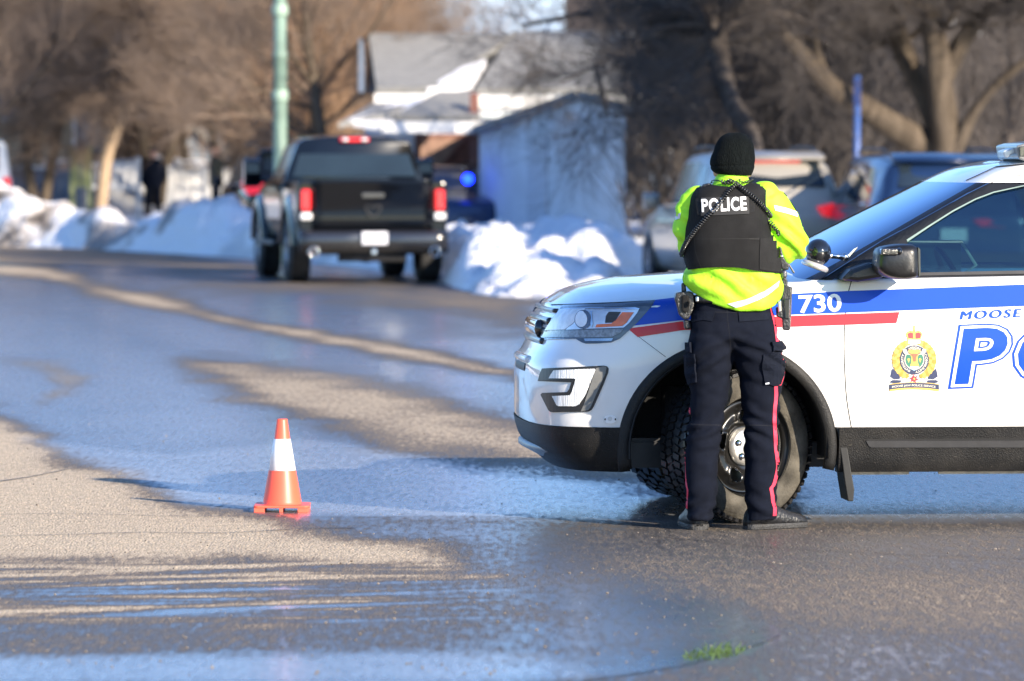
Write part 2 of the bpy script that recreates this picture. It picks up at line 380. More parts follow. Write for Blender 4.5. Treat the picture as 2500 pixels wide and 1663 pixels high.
    rg=ramp(wv,[(0,(.92,)*3),(.3,(.8,)*3),(.5,(.62,)*3),(.72,(.34,)*3),(.92,(.2,)*3)]); L(rg,b.inputs['Roughness'])
    spc=ramp(wv,[(0,(.1,)*3),(.4,(.25,)*3),(.6,(.5,)*3),(.8,(1,)*3)]); L(spc,b.inputs['Specular IOR Level'])
    bs=ramp(wv,[(0,(.9,)*3),(.45,(.7,)*3),(.7,(.4,)*3),(1,(.22,)*3)])
    hgt=math_('ADD',math_('MULTIPLY',gr,.5),math_('MULTIPLY',vor.outputs['Distance'],-.9))
    bp=N('ShaderNodeBump'); L(bs,bp.inputs['Strength']); bp.inputs['Distance'].default_value=.012; L(hgt,bp.inputs['Height']); L(bp.outputs[0],b.inputs['Normal'])
    return m
ground()

# cracks, stones and the weed in the foreground
dark=pm('tar',(.03,.028,.026),.6,var=.4)
def G(x,y,z=.0): d=gy(y); return Vector(((x*K-1250)/FPX*d,d,z))
def crack(pts,wd):
    p=cr([(G(x,y).x,G(x,y).y) for x,y in pts],6); V=[]
    for i,(x,y) in enumerate(p):
        j=wd*(.4+.8*abs(noise.noise(Vector((x*6,y*6,1))))+.3*random.random()); off=.03*noise.noise(Vector((x*3,y*3,7)))
        V+= [(x+off,y-j+off,.004),(x+off,y+j+off,.004)]
    o=mesh('crack',V,[(2*i,2*i+1,2*i+3,2*i+2) for i in range(len(p)-1)],dark,smooth=False)
    return tag(o,kind='structure')
crack([(1790,1466),(1745,1488),(1700,1500),(1620,1525),(1480,1552),(1330,1575)],.014)
crack([(-40,1238),(120,1234),(330,1228),(520,1229),(700,1219),(820,1218)],.012)
crack([(-40,1188),(150,1184),(330,1189),(520,1190),(800,1192),(1150,1192),(1500,1212)],.008)
crack([(1500,1236),(1800,1264),(2100,1280),(2400,1290)],.008)
crack([(-20,1112),(80,1097),(170,1078)],.03)
gm=MB()
for i in range(900):
    y=1200+360*random.random()**.8 if i%4 else 900+300*random.random(); x=-200+2700*random.random(); g=G(x,y); r=.002+.0045*random.random()**3
    gm.ball((g.x,g.y,r*.6),(r*(.8+.5*random.random()),r,r*.75),5,3)
tag(gm.build('gravel',pm('pebble',(.20,.17,.14),.8,var=.6,scale=3),fixn=False),kind='stuff')
gb=MB()
for i in range(170):
    a=random.random()*6.28; q=random.random()**.8; g=G(1645+75*q*math.cos(a),1508-.12*75*q*math.cos(a)+14*q*math.sin(a)); h=.008+.022*random.random(); dx,dy=random.uniform(-.03,.03),random.uniform(-.02,.02)
    w_=.003; gb.add([(g.x-w_,g.y,0),(g.x+w_,g.y,0),(g.x+dx,g.y+dy,h)],[(0,1,2)])
o=gb.build('grass',pm('fresh_grass',(.06,.11,.025),.5,var=.4,scale=60),fixn=False); tag(o,kind='stuff')

# ------------------------------------------------------------------ snow
YB=[(-200,160),(-40,118),(-13,97.5),(-8,92),(-5,85),(-3.5,81),(-2.6,78),(-2.0,75.5),(-1.55,73.3),(-1.2,71),(-.8,66),(-.5,62),(-.2,60.6),(1.1,60.4),(2.2,69.5),(2.5,75),(8,77),(14,62),(60,60)]
def yb(x): return itp(x,YB)
def smooth(a,b,x): t=min(max((x-a)/(b-a),0),1); return t*t*(3-2*t)
def snow_h(x,y):
    d=y-yb(x)+.5*noise.noise(Vector((x*.9,y*.3,2)))
    m=smooth(0,1.1,d); 
    if m<=0: return -.25
    n=noise.fractal(Vector((x*.8,y*.45,0)),1,2,4); n3=noise.noise(Vector((x*.35,y*.2,11)))
    if -2.2<x<1.9 and y<77:
        hh=(.55+.40*smooth(61,69,y)*(1-.4*smooth(73,77,y)))*.66*(1-smooth(1.1,2.2,x)); hh*=.22+.78*smooth(0,6.5,d+1.6*n)
        return m*(hh+.30*n*smooth(0,2,d)+.05)-.05+.11*noise.noise(Vector((x*3,y*2,5)))+.09*noise.noise(Vector((x*6,y*3.4,5)))
    ridge=math.exp(-((d-2.3)/1.9)**2)*(.62+.38*n3+.34*n)*smooth(2.2,-1.0,x)*(1-.22*smooth(-6,-4.5,x))*(1-.62*math.exp(-((x+6.7)/.9)**2))
    if x<-1.5: ridge*=1.12
    return m*(.16+ridge+.05*n+.10*ridge*2.2*(noise.noise(Vector((x*2.6,y*1.8,8)))+.7*noise.noise(Vector((x*6,y*4,8))))+(smooth(129.5,134,y)*1.35+.25*n*smooth(129,133,y))*smooth(0,-2.5,x))-.04
def snow():
    xs=list(np.linspace(-22,12,300)); ys=list(np.linspace(58,80,120))+list(np.linspace(80.3,112,100))+[114,117,120,124,127,129,130,131,132,133,134,136,140,145,170,220,300]
    xs=[-200,-100,-60,-40,-30]+xs+[16,24,40,80,200]
    V=[(x,y,snow_h(x,y)) for y in ys for x in xs]; n=len(xs)
    F=[(j*n+i,j*n+i+1,(j+1)*n+i+1,(j+1)*n+i) for j in range(len(ys)-1) for i in range(n-1) if max(V[j*n+i][2],V[j*n+i+1][2],V[(j+1)*n+i+1][2],V[(j+1)*n+i][2])>-.24]
    m=bpy.data.materials.new('snow'); m.use_nodes=True; nt=m.node_tree; b=nt.nodes['Principled BSDF']; N=nt.nodes.new; L=nt.links.new
    tc=N('ShaderNodeTexCoord'); mp=N('ShaderNodeMapping'); mp.inputs['Scale'].default_value=(1,.6,1.6); L(tc.outputs['Object'],mp.inputs[0])
    n1=N('ShaderNodeTexNoise'); n1.inputs['Scale'].default_value=.8; n1.inputs['Detail'].default_value=7; L(mp.outputs[0],n1.inputs['Vector'])
    r=N('ShaderNodeValToRGB'); L(n1.outputs['Fac'],r.inputs[0]); e=r.color_ramp.elements; e[0].position=.39; e[0].color=(.07,.055,.045,1); e[1].position=.52; e[1].color=(.86,.86,.86,1)
    a=e.new(.44); a.color=(.30,.26,.22,1); a=e.new(.48); a.color=(.72,.66,.60,1)
    # road grime is thickest low down by the road: mask by an attribute
    at=N('ShaderNodeAttribute'); at.attribute_name='clean'; mx=N('ShaderNodeMix'); mx.data_type='RGBA'; L(at.outputs['Fac'],mx.inputs[0]); L(r.outputs[0],mx.inputs[6]); mx.inputs[7].default_value=(.86,.86,.87,1)
    L(mx.outputs[2],b.inputs['Base Color']); b.inputs['Roughness'].default_value=.75
    n2=N('ShaderNodeTexNoise'); n2.inputs['Scale'].default_value=5; n2.inputs['Detail'].default_value=5; L(tc.outputs['Object'],n2.inputs['Vector'])
    bp=N('ShaderNodeBump'); bp.inputs['Strength'].default_value=.6; bp.inputs['Distance'].default_value=.25; L(n2.outputs['Fac'],bp.inputs['Height']); L(bp.outputs[0],b.inputs['Normal'])
    o=mesh('snow',V,F,m); a=o.data.attributes.new('clean','FLOAT','POINT')
    a.data.foreach_set('value',[min(max((smooth(1.2,4.5,v[1]-yb(v[0])) if v[0]<-8.5 else .20*smooth(-8.5,-7.5,v[0])+.5*smooth(-5.8,-4.6,v[0])+.15*smooth(.5,3,v[1]-yb(v[0])) if v[0]<-1.5 else .55+.45*smooth(.5,3,v[1]-yb(v[0]))),0),1) for v in V])
    tag(o,kind='structure')
snow()

# ------------------------------------------------------------------ houses and fences
white=pm('white_trim',(.8,.78,.74),.5,var=.06); shingle=pm('grey_shingle',(.27,.265,.25),.85,var=.22,scale=6,bump=.4,stretch=(1,1,5))
siding=pm('pale_blue_siding',(.62,.68,.74),.6,var=.1,scale=4,stretch=(1,1,14)); stucco=pm('pale_stucco',(.60,.63,.66),.8,var=.12,scale=1.2)
brick=pm('red_brick',(.20,.085,.065),.8,var=.4,scale=12); sunlit_brick=pm('orange_sunlit_brick',(.30,.18,.13),.7,var=.3,scale=7); winm=pm('window_glass',(.03,.04,.05),.08,var=.3,scale=3,spec=.8)
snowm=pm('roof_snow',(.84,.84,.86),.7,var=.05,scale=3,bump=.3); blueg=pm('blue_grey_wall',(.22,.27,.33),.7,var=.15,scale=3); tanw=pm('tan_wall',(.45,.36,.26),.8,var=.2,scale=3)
def slab(pts,th,mb,m=0):
    """roof or wall sheet through world points with thickness along its normal"""
    p=[Vector(q) for q in pts]; n=(p[1]-p[0]).cross(p[-1]-p[0]).normalized()*th
    k=len(p); mb.add(p+[q-n for q in p],[tuple(range(k)),tuple(range(2*k-1,k-1,-1))]+[(i,i+k,(i+1)%k+k,(i+1)%k) for i in range(k)],m); return mb
def grey_house():
    D=95.; t=empty('bungalow',(Q(1000,450,D).x,D,0)); O=-Vector(t.location)
    tag(t,'low bungalow with grey shingle roof, white eaves and a brick porch, behind the pickup','house')
    def W(x,y,d): return Q(x,y,d)+O
    def S(pts,th): m=MB(); return slab(pts,th,m)
    r=S([W(866,214,D-1),W(1010,214,D-1),W(1185,90,D+3.2),W(848,90,D+3.2)],-.12); slab([W(848,90,D+3.2),W(1185,90,D+3.2),W(1185,200,D+8),W(848,200,D+8)],.12,r)
    r.build('roof',shingle,t)
    r=S([W(1095,218,D-1),W(1660,218,D-1),W(1620,85,D+3.6),W(1180,85,D+3.6)],-.12); slab([W(1180,85,D+3.6),W(1620,85,D+3.6),W(1640,200,D+8),W(1180,200,D+8)],.12,r); r.build('roof',shingle,t)
    r=S([W(905,278,D-2.6),W(1105,278,D-2.6),W(1100,222,D-1.1),W(1010,222,D-1.1)],-.1); r.build('porch_roof',shingle,t)
    S([W(862,216,D-1.15),W(1015,216,D-1.15),W(1015,246,D-1.15),W(862,246,D-1.15)],.1).build('fascia',white,t)
    S([W(1100,220,D-1.2),W(1420,220,D-1.2),W(1420,250,D-1.2),W(1100,250,D-1.2)],.1).build('fascia',white,t)
    S([W(1420,220,D-1.2),W(1660,220,D-1.2),W(1660,240,D-1.2),W(1420,240,D-1.2)],.1).build('fascia',white,t)
    S([W(880,280,D-2.75),W(1112,280,D-2.75),W(1112,306,D-2.75),W(880,306,D-2.75)],.1).build('fascia',white,t)
    m=MB(); a=W(848,250,D); 
    slab([W(840,250,D-.4),W(1410,240,D-.4),W(1410,470,D-.4),W(840,470,D-.4)],-8.2,m); m.build('wall',siding,t)
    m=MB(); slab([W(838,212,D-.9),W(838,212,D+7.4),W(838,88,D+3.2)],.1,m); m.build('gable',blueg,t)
    S([W(955,308,D-.6),W(1092,308,D-.6),W(1092,400,D-.6),W(955,400,D-.6)],.12).build('brick_wall',brick,t)
    m=MB(); slab([W(968,318,D-.85),W(1070,318,D-.85),W(1010,385,D-.85),W(968,385,D-.85)],.06,m); m.build('sunlit_brick',sunlit_brick,t)  # orange panel paints the sunlit part of the brick wall
    m=MB(); m.box(W(1092,380,D-2.4),(.16,.16,2.6)); m.build('porch_post',brick,t)
    m=MB(); m.box(W(1062,200,D-.2),(.16,.16,.35)); m.build('vent',pm('vent',(.05,.05,.05),.6),t)
    # snow left in the roof valleys
    for pts in ([W(985,218,D-1.05),W(1085,206,D-.9),W(1120,150,D+1.05),W(1060,172,D+.2)],[W(800,290,D-2.9),W(870,300,D-2.9),W(1010,240,D-1.5),W(930,242,D-1.4)]):
        m=MB(); slab(pts,-.12,m); m.build('roof_snow',snowm,t)
    slab([W(780,296,D-3),W(900,270,D-2.7),W(960,246,D-1.4),W(860,250,D-1.4)],-.1,mm:=MB()); mm.build('side_roof',shingle,t)
grey_house()
def garage():
    D=86.; a=Q(1104,300,D+4.5); b=Q(1440,300,D-2.0); t=empty('garage',(a.x,a.y,0)); tag(t,'pale blue-grey stucco garage with a shaded end wall rising behind the big snow pile','garage')
    O=-Vector(t.location); a2=a+O; b2=b+O; a2.z=b2.z=0; n=Vector((.8,.6,0)).normalized(); d=(b2-a2); rt=Vector((d.y,-d.x,0)).normalized()
    back=Vector((b.x,b.y,0)).normalized()*4
    h0,h1,h2=1.66,2.46,2.36
    mid=a2.lerp(b2,.68)
    m=MB(); vs=[a2,b2,b2+Vector((0,0,h2)),mid+Vector((0,0,h1+.15)),a2+Vector((0,0,h0+.45))]; k=5
    m.add(vs+[v+back for v in vs],[tuple(range(k)),tuple(range(2*k-1,k-1,-1))]+[(i,i+k,(i+1)%k+k,(i+1)%k) for i in range(k)]); m.build('wall',stucco,t)
    m=MB(); up=Vector((0,0,1))
    e=-back.normalized()*.35; slab([a2+up*(h0+.38)+e-d.normalized()*.3,mid+up*(h1+.16)+e,mid+up*(h1+.16)+back,a2+up*(h0+.38)+back-d.normalized()*.3],-.14,m)
    slab([mid+up*(h1+.16)+e,b2+up*(h2)+e+d.normalized()*.3,b2+up*(h2)+back+d.normalized()*.3,mid+up*(h1+.16)+back],-.14,m); m.build('roof',shingle,t)
    m=MB(); q=a2.lerp(b2,.42); m.box(q+Vector((0,0,1.0))-back.normalized()*.03,(.9,.06,2.0),math.atan2(d.y,d.x)); m.build('door',pm('pale_door',(.5,.53,.57),.6),t)
garage()
def gable_house(name,lab,x0,x1,ye,yp,D,mat,rmat,winx=(),dep=7,base=470,yr=None,cat='house'):
    a=Q(x0,ye,D); b=Q(x1,ye,D); p=Q((x0+x1)/2,yp,D); t=empty(name,((a.x+b.x)/2,D,0)); O=-Vector(t.location)
    A=a+O;B=b+O;Pk=p+O; m=MB(); vs=[Vector((A.x,0,0)),Vector((B.x,0,0)),Vector((B.x,0,A.z)),Vector((Pk.x,0,Pk.z)),Vector((A.x,0,A.z))]; bk=Vector((0,dep,0)); k=5
    m.add(vs+[v+bk for v in vs],[tuple(range(k)),tuple(range(2*k-1,k-1,-1))]+[(i,i+k,(i+1)%k+k,(i+1)%k) for i in range(k)]); m.build('wall',mat,t)
    m=MB(); f=Vector((0,-.3,.05)); l=Vector((-.3,0,-.12)); r=Vector((.3,0,-.12))
    slab([vs[4]+f+l,vs[3]+f,vs[3]+bk+Vector((0,0,.05)),vs[4]+bk+l+Vector((0,0,.05))],-.12,m); slab([vs[3]+f,vs[2]+f+r,vs[2]+bk+r+Vector((0,0,.05)),vs[3]+bk+Vector((0,0,.05))],-.12,m); m.build('roof',rmat,t)
    for wx,wy,ww,wh in winx:
        c=Q(wx,wy,D)+O; m=MB(); m.box((c.x,-.03,c.z),(ww+.16,.08,wh+.16)); f=m.build('window',white,t); m=MB(); m.box((c.x,-.08,c.z),(ww,.04,wh)); m.build('pane',winm,f)
    return tag(t,lab,cat)
gable_house('two_storey_house','tall pale blue house rising behind the grey roof, half hidden by branches',862,1300,-60,-260,152,pm('sky_blue_siding',(.42,.55,.70),.6,var=.1,scale=4,stretch=(1,1,14)),shingle,[],9)
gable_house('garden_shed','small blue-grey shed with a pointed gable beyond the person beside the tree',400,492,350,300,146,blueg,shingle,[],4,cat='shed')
gable_house('dark_house','dark blue house at the far left behind the bare trees',-160,190,180,40,125,pm('dark_wall',(.10,.12,.15),.7,var=.3,scale=2),shingle,[(40,330,1.2,1.1),(120,300,1,1.4)],8)
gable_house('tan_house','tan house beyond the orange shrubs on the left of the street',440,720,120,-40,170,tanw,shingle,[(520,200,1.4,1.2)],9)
gable_house('blue_house','blue-grey house behind the dark trunks on the right',1480,1760,170,20,118,pm('grey_blue_wall',(.16,.20,.27),.7,var=.2,scale=2),shingle,[(1530,290,1.1,1.1),(1640,300,1.1,1.1)],9)
gable_house('snowy_roof_house','low house with a snowy roof glimpsed through the big tree on the right',1880,2500,235,60,116,pm('brown_wall',(.16,.13,.11),.8,var=.3,scale=2),snowm,[(1990,290,1.2,1)],9)
def fence(label,x0,x1,yt,ybm,D,mat,pick=.14,gap=.1,post=.1,cat='fence'):
    a=Q(x0,yt,D); b=Q(x1,yt,D); zb=Q(x0,ybm,D).z; t=empty('fence',(a.x,D,0)); L_=b.x-a.x; m=MB(); x=0
    while x<L_: m.box((x+pick/2,0,(a.z+zb)/2),(pick,.03,a.z-zb)); x+=pick+gap
    m.build('pickets',mat,t)
    for z in (zb+.15*(a.z-zb),zb+.85*(a.z-zb)): m=MB(); m.box((L_/2,.04,z),(L_,.05,.09)); m.build('rail',mat,t)
    for xx in (0,L_):
        m=MB(); m.box((xx,.05,a.z/2+.05),(post,post,a.z+.1)); m.build('post',mat,t)
    return tag(t,label,cat)
fence('white picket fence standing in snow behind the leaning sunlit trunk',205,318,372,440,118,white,.09,.09)
fence('short white rail fence between the two standing people',392,468,392,440,112,white,.05,.2)
fence('narrow olive-green wooden fence panel standing on the snow at the left',166,206,348,432,114,pm('olive_paint',(.24,.27,.12),.7,var=.3,scale=4),.16,.05)
# poles
pb0=pm('pale_band',(.30,.42,.33),.5)
def lamp_post():
    D=81.5; p=Q(645,400,D); t=empty('lamp_post',(p.x,D,0)); g=pm('green_patina',(.18,.27,.215),.45,var=.35,scale=1.6,stretch=(.4,.4,1.4))
    m=MB(); m.lathe([(.19,0),(.19,.3),(.115,.35),(.108,3.2),(.12,3.22),(.12,3.3),(.10,3.32),(.085,8.2)],20); m.build('pole',g,t,True)
    m=MB(); m.tube([(0,0,8.1),(0,-.3,8.6),(0,-1.2,8.9),(0,-1.9,8.9)],[.06,.055,.05,.045],10); a=m.build('arm',g,t,True)
    m=MB(); m.ball((0,-2.1,8.86),(.16,.38,.09)); m.build('lamp_head',pm('lamp_grey',(.4,.42,.42),.4),a,True)
    m=MB()
    for z in (2.55,3.9): mb_=MB(); mb_.lathe([(.125,z),(.13,z+.02),(.13,z+.14),(.125,z+.16)],20); mb_.build('band',pb0,t,True)
    tag(t,'green patinated steel lamp post rising behind the black pickup cab','lamp post')
lamp_post()
def blue_pole():
    D=79; p=Q(1972,400,D); t=empty('sign_post',(p.x,D,0)); b=pm('blue_enamel',(.04,.10,.32),.4,var=.15)
    m=MB(); m.tube([(0,0,0),(0,0,2.9)],.055,12); m.build('post',b,t,True)
    m=MB(); m.box((0,-.07,2.66),(.11,.02,.4)); m.build('sign_plate',pm('blue_sign',(.01,.03,.14),.4),t,bevel=.004)
    tag(t,'slim bright blue sign post between the silver and the blue parked SUVs','sign post')
blue_pole()

# ------------------------------------------------------------------ bare trees
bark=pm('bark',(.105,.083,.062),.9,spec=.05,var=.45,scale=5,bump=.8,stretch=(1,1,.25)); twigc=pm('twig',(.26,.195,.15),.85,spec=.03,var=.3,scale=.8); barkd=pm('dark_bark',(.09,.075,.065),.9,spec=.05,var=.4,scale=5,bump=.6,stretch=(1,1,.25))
twigo=pm('orange_twig',(.36,.235,.15),.85,spec=.03,var=.3,scale=1); twigd=pm('dark_twig',(.105,.092,.085),.85,spec=.03,var=.3,scale=1)
def rv(): return Vector((random.gauss(0,1),random.gauss(0,1),random.gauss(0,1)))
def grow(tr,tw,p,d,r,L,lv,wig=.22,up=.12,kids=(3,5),stop=.012):
    n=3; q=p.copy(); dd=d.normalized()
    for i in range(n):
        nd=(dd+rv()*wig*.5+Vector((0,0,up))*.5).normalized(); e=q+nd*(L/n); r1=r*(1-.45/n) if lv>1 else r*(1-.8/n)
        (tr if r>.022 else tw).append((*q,*e,r,r1)); 
        if lv>0:
            for k in range(random.randint(*kids)//(2 if i==0 else 1)):
                s=rv(); s=(s-nd*s.dot(nd)).normalized(); a=random.uniform(.45,1.0)
                c=(nd*math.cos(a)+s*math.sin(a)+Vector((0,0,up))).normalized(); f=random.uniform(.5,.78)
                grow(tr,tw,q.lerp(e,random.random()),c,max(r1*random.uniform(.4,.62),.004),L*f,lv-1,wig,up,kids)
        q=e; dd=nd; r=r1
def crown_tree(name,segs_trunk,twigs,mt,mc,loc,label=None,group=None):
    t=empty(name,loc); a=segmesh(segs_trunk,8); link('trunk',a,mt,t); 
    if twigs: b=segmesh(twigs,3); link('crown',b,mc,t)
    return tag(t,label,'tree',group)
def bare_tree(label,x,y,h=8,r=.16,lv=4,seed=1,sp=1,mt=bark,mc=twigc,lean=(0,0),fork=1,group='bare trees along the street',base=0,up=.12):
    random.seed(seed); tr=[];tw=[]
    for k in range(fork):
        d=Vector((lean[0]+(k-(fork-1)/2)*.45,lean[1],1)); 
        rr=r; q=Vector((0,0,base)); dd=d.normalized(); L=h*.16
        for i in range(5):
            nd=(dd+rv()*.07+Vector((0,0,.1))).normalized(); e=q+nd*L; r1=rr*.86; tr.append((*q,*e,rr,r1))
            if i>0:
                for j in range(4):
                    s=rv(); s.z*=.4; s=(s-nd*s.dot(nd)).normalized(); a=random.uniform(.5,1.1)
                    grow(tr,tw,q.lerp(e,random.random()),nd*math.cos(a)+s*math.sin(a),rr*random.uniform(.3,.5),sp*h*random.uniform(.22,.36),lv-1,up=up)
            q=e;dd=nd;rr=r1
        grow(tr,tw,q,dd,rr,h*.3,lv-1,up=up)
    return crown_tree('bare_tree',tr,tw,mt,mc,(x,y,0),label,group)
def limb_tree(name,label,limbs,D,x0,seed,mt,mc,sub=5,lv=3,grp='bare trees along the street',twl=1.5,zmin=2.6):
    """tree whose limbs run through given picture points at depth D (x,y,radius px, depth shift)"""
    random.seed(seed); o=Vector((x0,D,0)); tr=[];tw=[]; s=K/FPX
    for lb in limbs:
        pts=cr([(*(Q(x,y,D+dz)-o),r*s*D*K*.9) for x,y,r,dz in lb],4)
        for a,b in zip(pts,pts[1:]):
            tr.append((*a[:3],*b[:3],a[3],b[3]))
            if a[2]>zmin and random.random()<.6:
                for k in range(random.randint(1,sub)):
                    d=Vector(b[:3])-Vector(a[:3]); d.normalize(); q=rv(); q=(q-d*q.dot(d)).normalized()
                    grow(tr,tw,Vector(a[:3]),(d*.6+q).normalized(),max(a[3]*random.uniform(.18,.4),.01),twl*random.uniform(.5,1.2),lv,up=.05)
    return crown_tree(name,tr,tw,mt,mc,o,label,grp)
x0=Q(2150,340,80).x
limb_tree('bare_tree','massive many-stemmed bare tree rising behind the blue SUV',[
 [(2165,640,44,0),(2150,430,44,0),(2130,345,42,0),(2060,295,36,-.3),(1990,250,32,-.6),(1910,200,28,-.8),(1840,120,22,-1),(1780,40,14,-1.2),(1720,-60,11,-1.4),(1600,-160,7,-1.6)],
 [(2180,440,36,.2),(2175,330,36,.2),(2135,230,31,.3),(2085,130,27,.4),(2045,20,23,.5),(2020,-80,14,.6),(2000,-240,8,.8)],
 [(2180,420,34,-.2),(2175,300,36,-.3),(2160,180,33,-.4),(2150,80,29,-.5),(2120,-40,17,-.6),(2100,-220,9,-.7)],
 [(2160,200,28,-.4),(2200,120,25,-.2),(2250,40,22,0),(2300,-60,12,.2),(2380,-240,7,.4)],
 [(2190,370,22,-.3),(2240,260,15,-.5),(2300,190,12,-.8),(2380,130,10,-1),(2500,60,7,-1.2)],
 [(1910,200,14,-.8),(1880,120,12,-.5),(1870,20,10,-.4),(1850,-100,7,-.3)]],80,x0,11,bark,twigd,3,3,zmin=3.4)
x0=Q(1720,340,77).x
limb_tree('bare_tree','dark bare tree leaning left with low drooping limbs above the officer',[
 [(1760,640,20,0),(1735,340,22,0),(1690,250,23,0),(1660,170,26,.2),(1645,80,27,.3),(1600,0,17,.4),(1560,-100,12,.5)],
 [(1650,110,12,.2),(1590,170,8,.1),(1530,230,6,0),(1460,262,5,-.2),(1380,265,3,-.4)],
 [(1640,60,10,.2),(1540,60,8,0),(1440,110,6,-.2),(1370,150,5,-.5),(1290,190,3,-.7)],
 [(1640,90,10,.2),(1720,40,8,.4),(1800,30,6,.6),(1880,60,5,.8)],
 [(1370,150,7,-.5),(1385,210,6,-.5),(1400,270,5,-.5)],[(1600,20,12,.4),(1480,10,9,.4),(1350,30,7,.5),(1200,60,5,.6)]],77,x0,5,barkd,twigd,3,2,zmin=2.4)
for i,(xx,dd,lab) in enumerate(((1870,86,'thin dark trunk behind the silver SUV, left of the blue post'),(1935,92,'slender trunk just left of the blue sign post'),(2310,90,'dark bare tree at the right edge beyond the blue SUV'))):
    bare_tree(lab,Q(xx,300,dd).x,dd,7.,.10,3,20+i,.6,barkd,twigd,lean=(random.uniform(-.15,.15),0),up=.1,group='thin dark bare trees on the right')
x0=Q(358,400,131).x
limb_tree('bare_tree','dark forked street tree directly behind the standing person on the left',[
 [(352,560,17,0),(350,420,17,0),(330,320,15,0),(325,220,15,.2),(335,120,16,.4),(330,20,12,.6),(310,-120,8,.8)],
 [(360,560,15,-.2),(372,420,15,-.2),(400,320,13,-.3),(395,230,11,-.3),(380,120,9,-.3),(400,0,7,-.4)],
 [(328,190,12,0),(250,110,9,.4),(170,60,7,.8),(80,20,5,1)],[(335,150,12,0),(420,80,9,.2),(520,30,7,.4),(640,-30,5,.6)],[(395,240,9,-.3),(470,180,7,-.5),(560,130,5,-.7)]],131,x0,8,bark,twigd,5,3,twl=2.4)
limb_tree('bare_tree','leaning sunlit trunk beside the white picket fence',[[(225,560,15,0),(245,370,15,0),(268,300,14,0),(290,240,12,0),(310,140,9,0),(300,0,7,0)],[(270,290,9,0),(230,200,7,.3),(190,90,5,.6)]],108,Q(245,400,108).x,9,pm('sunlit_bark',(.40,.29,.19),.9,var=.2,scale=4),twigc,7,4)  # bark colour brightened in place of sun on this trunk
LT=[(-40,104,'bare tree at the far left edge beside the parked white van'),(90,109,'bushy bare tree in front of the dark house'),(180,138,'tall bare tree rising behind the olive fence panel'),(440,140,'bare tree behind the blue-grey shed gable'),(525,136,'broad bare tree above the person holding up a camera'),(600,116,'bare tree left of the green lamp post'),(700,110,'bare tree right of the green lamp post'),(800,120,'bare tree beside the end of the grey roof'),(760,98,'low dark shrubby tree above the pickup cab')]
for i,(xx,dd,lab) in enumerate(LT):
    bare_tree(lab,Q(xx,300,dd).x,dd,8+random.random()*2,.13,4,50+i,1,bark,(twigo if i in(3,4,6) else twigc),fork=1+(i%3==1),up=.1,base=0)
def twig_mass(name,label,x0,x1,y0,y1,zh,n,mat,seed,kind=None,cat=None,rad=.011,L=1.0,dirx=.35,zmin=.3):
    rs=np.random.RandomState(seed); x=rs.uniform(x0,x1,n); y=rs.uniform(y0,y1,n); z=zmin+(zh-zmin)*rs.rand(n)**.9
    d=np.stack([rs.normal(0,dirx,n),rs.normal(0,.35,n),.5+.5*rs.rand(n)],1)*L*rs.uniform(.4,1.3,(n,1)); r=rad*rs.uniform(.5,1.8,n)
    s=np.concatenate([np.stack([x,y,z],1),np.stack([x,y,z],1)+d,r[:,None],r[:,None]*.4],1)
    o=link(name,segmesh(s,3),mat); return tag(o,label,cat,kind=kind)
twig_mass('woods',None,4,13,97,103,8,14000,twigd,12,'stuff',L=1.3)
twig_mass('woods',None,-24,-3,144,160,9,26000,twigc,1,'stuff',L=1.3)
twig_mass('woods',None,2.5,22,128,146,9,15000,twigd,2,'stuff',L=1.3)
twig_mass('bush',"orange-brown bare hedge behind the person with raised arms",Q(540,0,116).x,Q(800,0,116).x,114,118,4.6,7000,twigo,3,cat='hedge',rad=.010)
twig_mass('bush',"thicket of dark bare shoots filling the yard right of the garage",Q(1440,0,84).x,Q(2000,0,84).x,82,86,3.4,6000,twigd,4,cat='shrub',rad=.009)
twig_mass('bush',"dark brush behind the blue SUV and the massive tree",Q(1800,0,92).x,Q(2480,0,92).x,92,97,3.6,6000,twigd,5,cat='shrub',rad=.010)
twig_mass('bush',"grey-brown shrub beside the dark house on the left",Q(-60,0,140).x,Q(420,0,140).x,139,143,3.6,7000,twigc,6,cat='shrub',rad=.010)
# background ground rise and closing hedge so the far edge is land, not void
hv=[(x,y,z+(2*math.sin(x*.045+y*.01) if z else -.3)) for x in range(-400,401,20) for y,z in ((215,0),(245,5),(270,10),(600,16),(1500,20))]
o=mesh('hills',hv,[(5*i+j,5*i+j+5,5*i+j+6,5*i+j+1) for i in range(40) for j in range(4)],pm('far_wood',(.15,.12,.10),1,spec=0,var=.5,scale=.25)); tag(o,kind='structure')

# unseen evergreens added right of the frame to shade the snow banks and far road
spr=pm('spruce_needles',(.035,.07,.035),.9,var=.4,scale=3)
def spruce(label,x,y,h,seed,rf=.2):
    rs=np.random.RandomState(seed); n=5200; z=h*(.08+.9*rs.rand(n)**.9); R0=(1-z/h)*h*rf+.15; a=rs.uniform(0,2*PI,n); q=R0*rs.uniform(.25,1,n); L_=rs.uniform(.3,.6,n)
    p=np.stack([q*np.cos(a),q*np.sin(a),z],1); d=np.stack([np.cos(a)*L_,np.sin(a)*L_,-.25*L_+rs.normal(0,.1,n)],1)
    t=empty('shade_spruce',(x,y,0)); link('trunk',segmesh([(0,0,0,0,0,h*.9,.16,.03)],8),bark,t); link('crown',segmesh(np.concatenate([p,p+d,np.full((n,1),.075),np.full((n,1),.01)],1),4),spr,t)
    tag(t,label,'tree','unseen spruces added for shade')
for i,(x,y,h,lb) in enumerate(((10.2,58.5,12,'nearest slender unseen spruce added for shade right of the parked SUVs'),(10.4,63.5,10.5,'shortest unseen spruce added for shade, just behind the nearest one'),(11.0,66.5,11.5,'farthest unseen spruce added for shade, behind the shortest one'))): spruce(lb,x,y,h,i+3,.2 if i else .13)
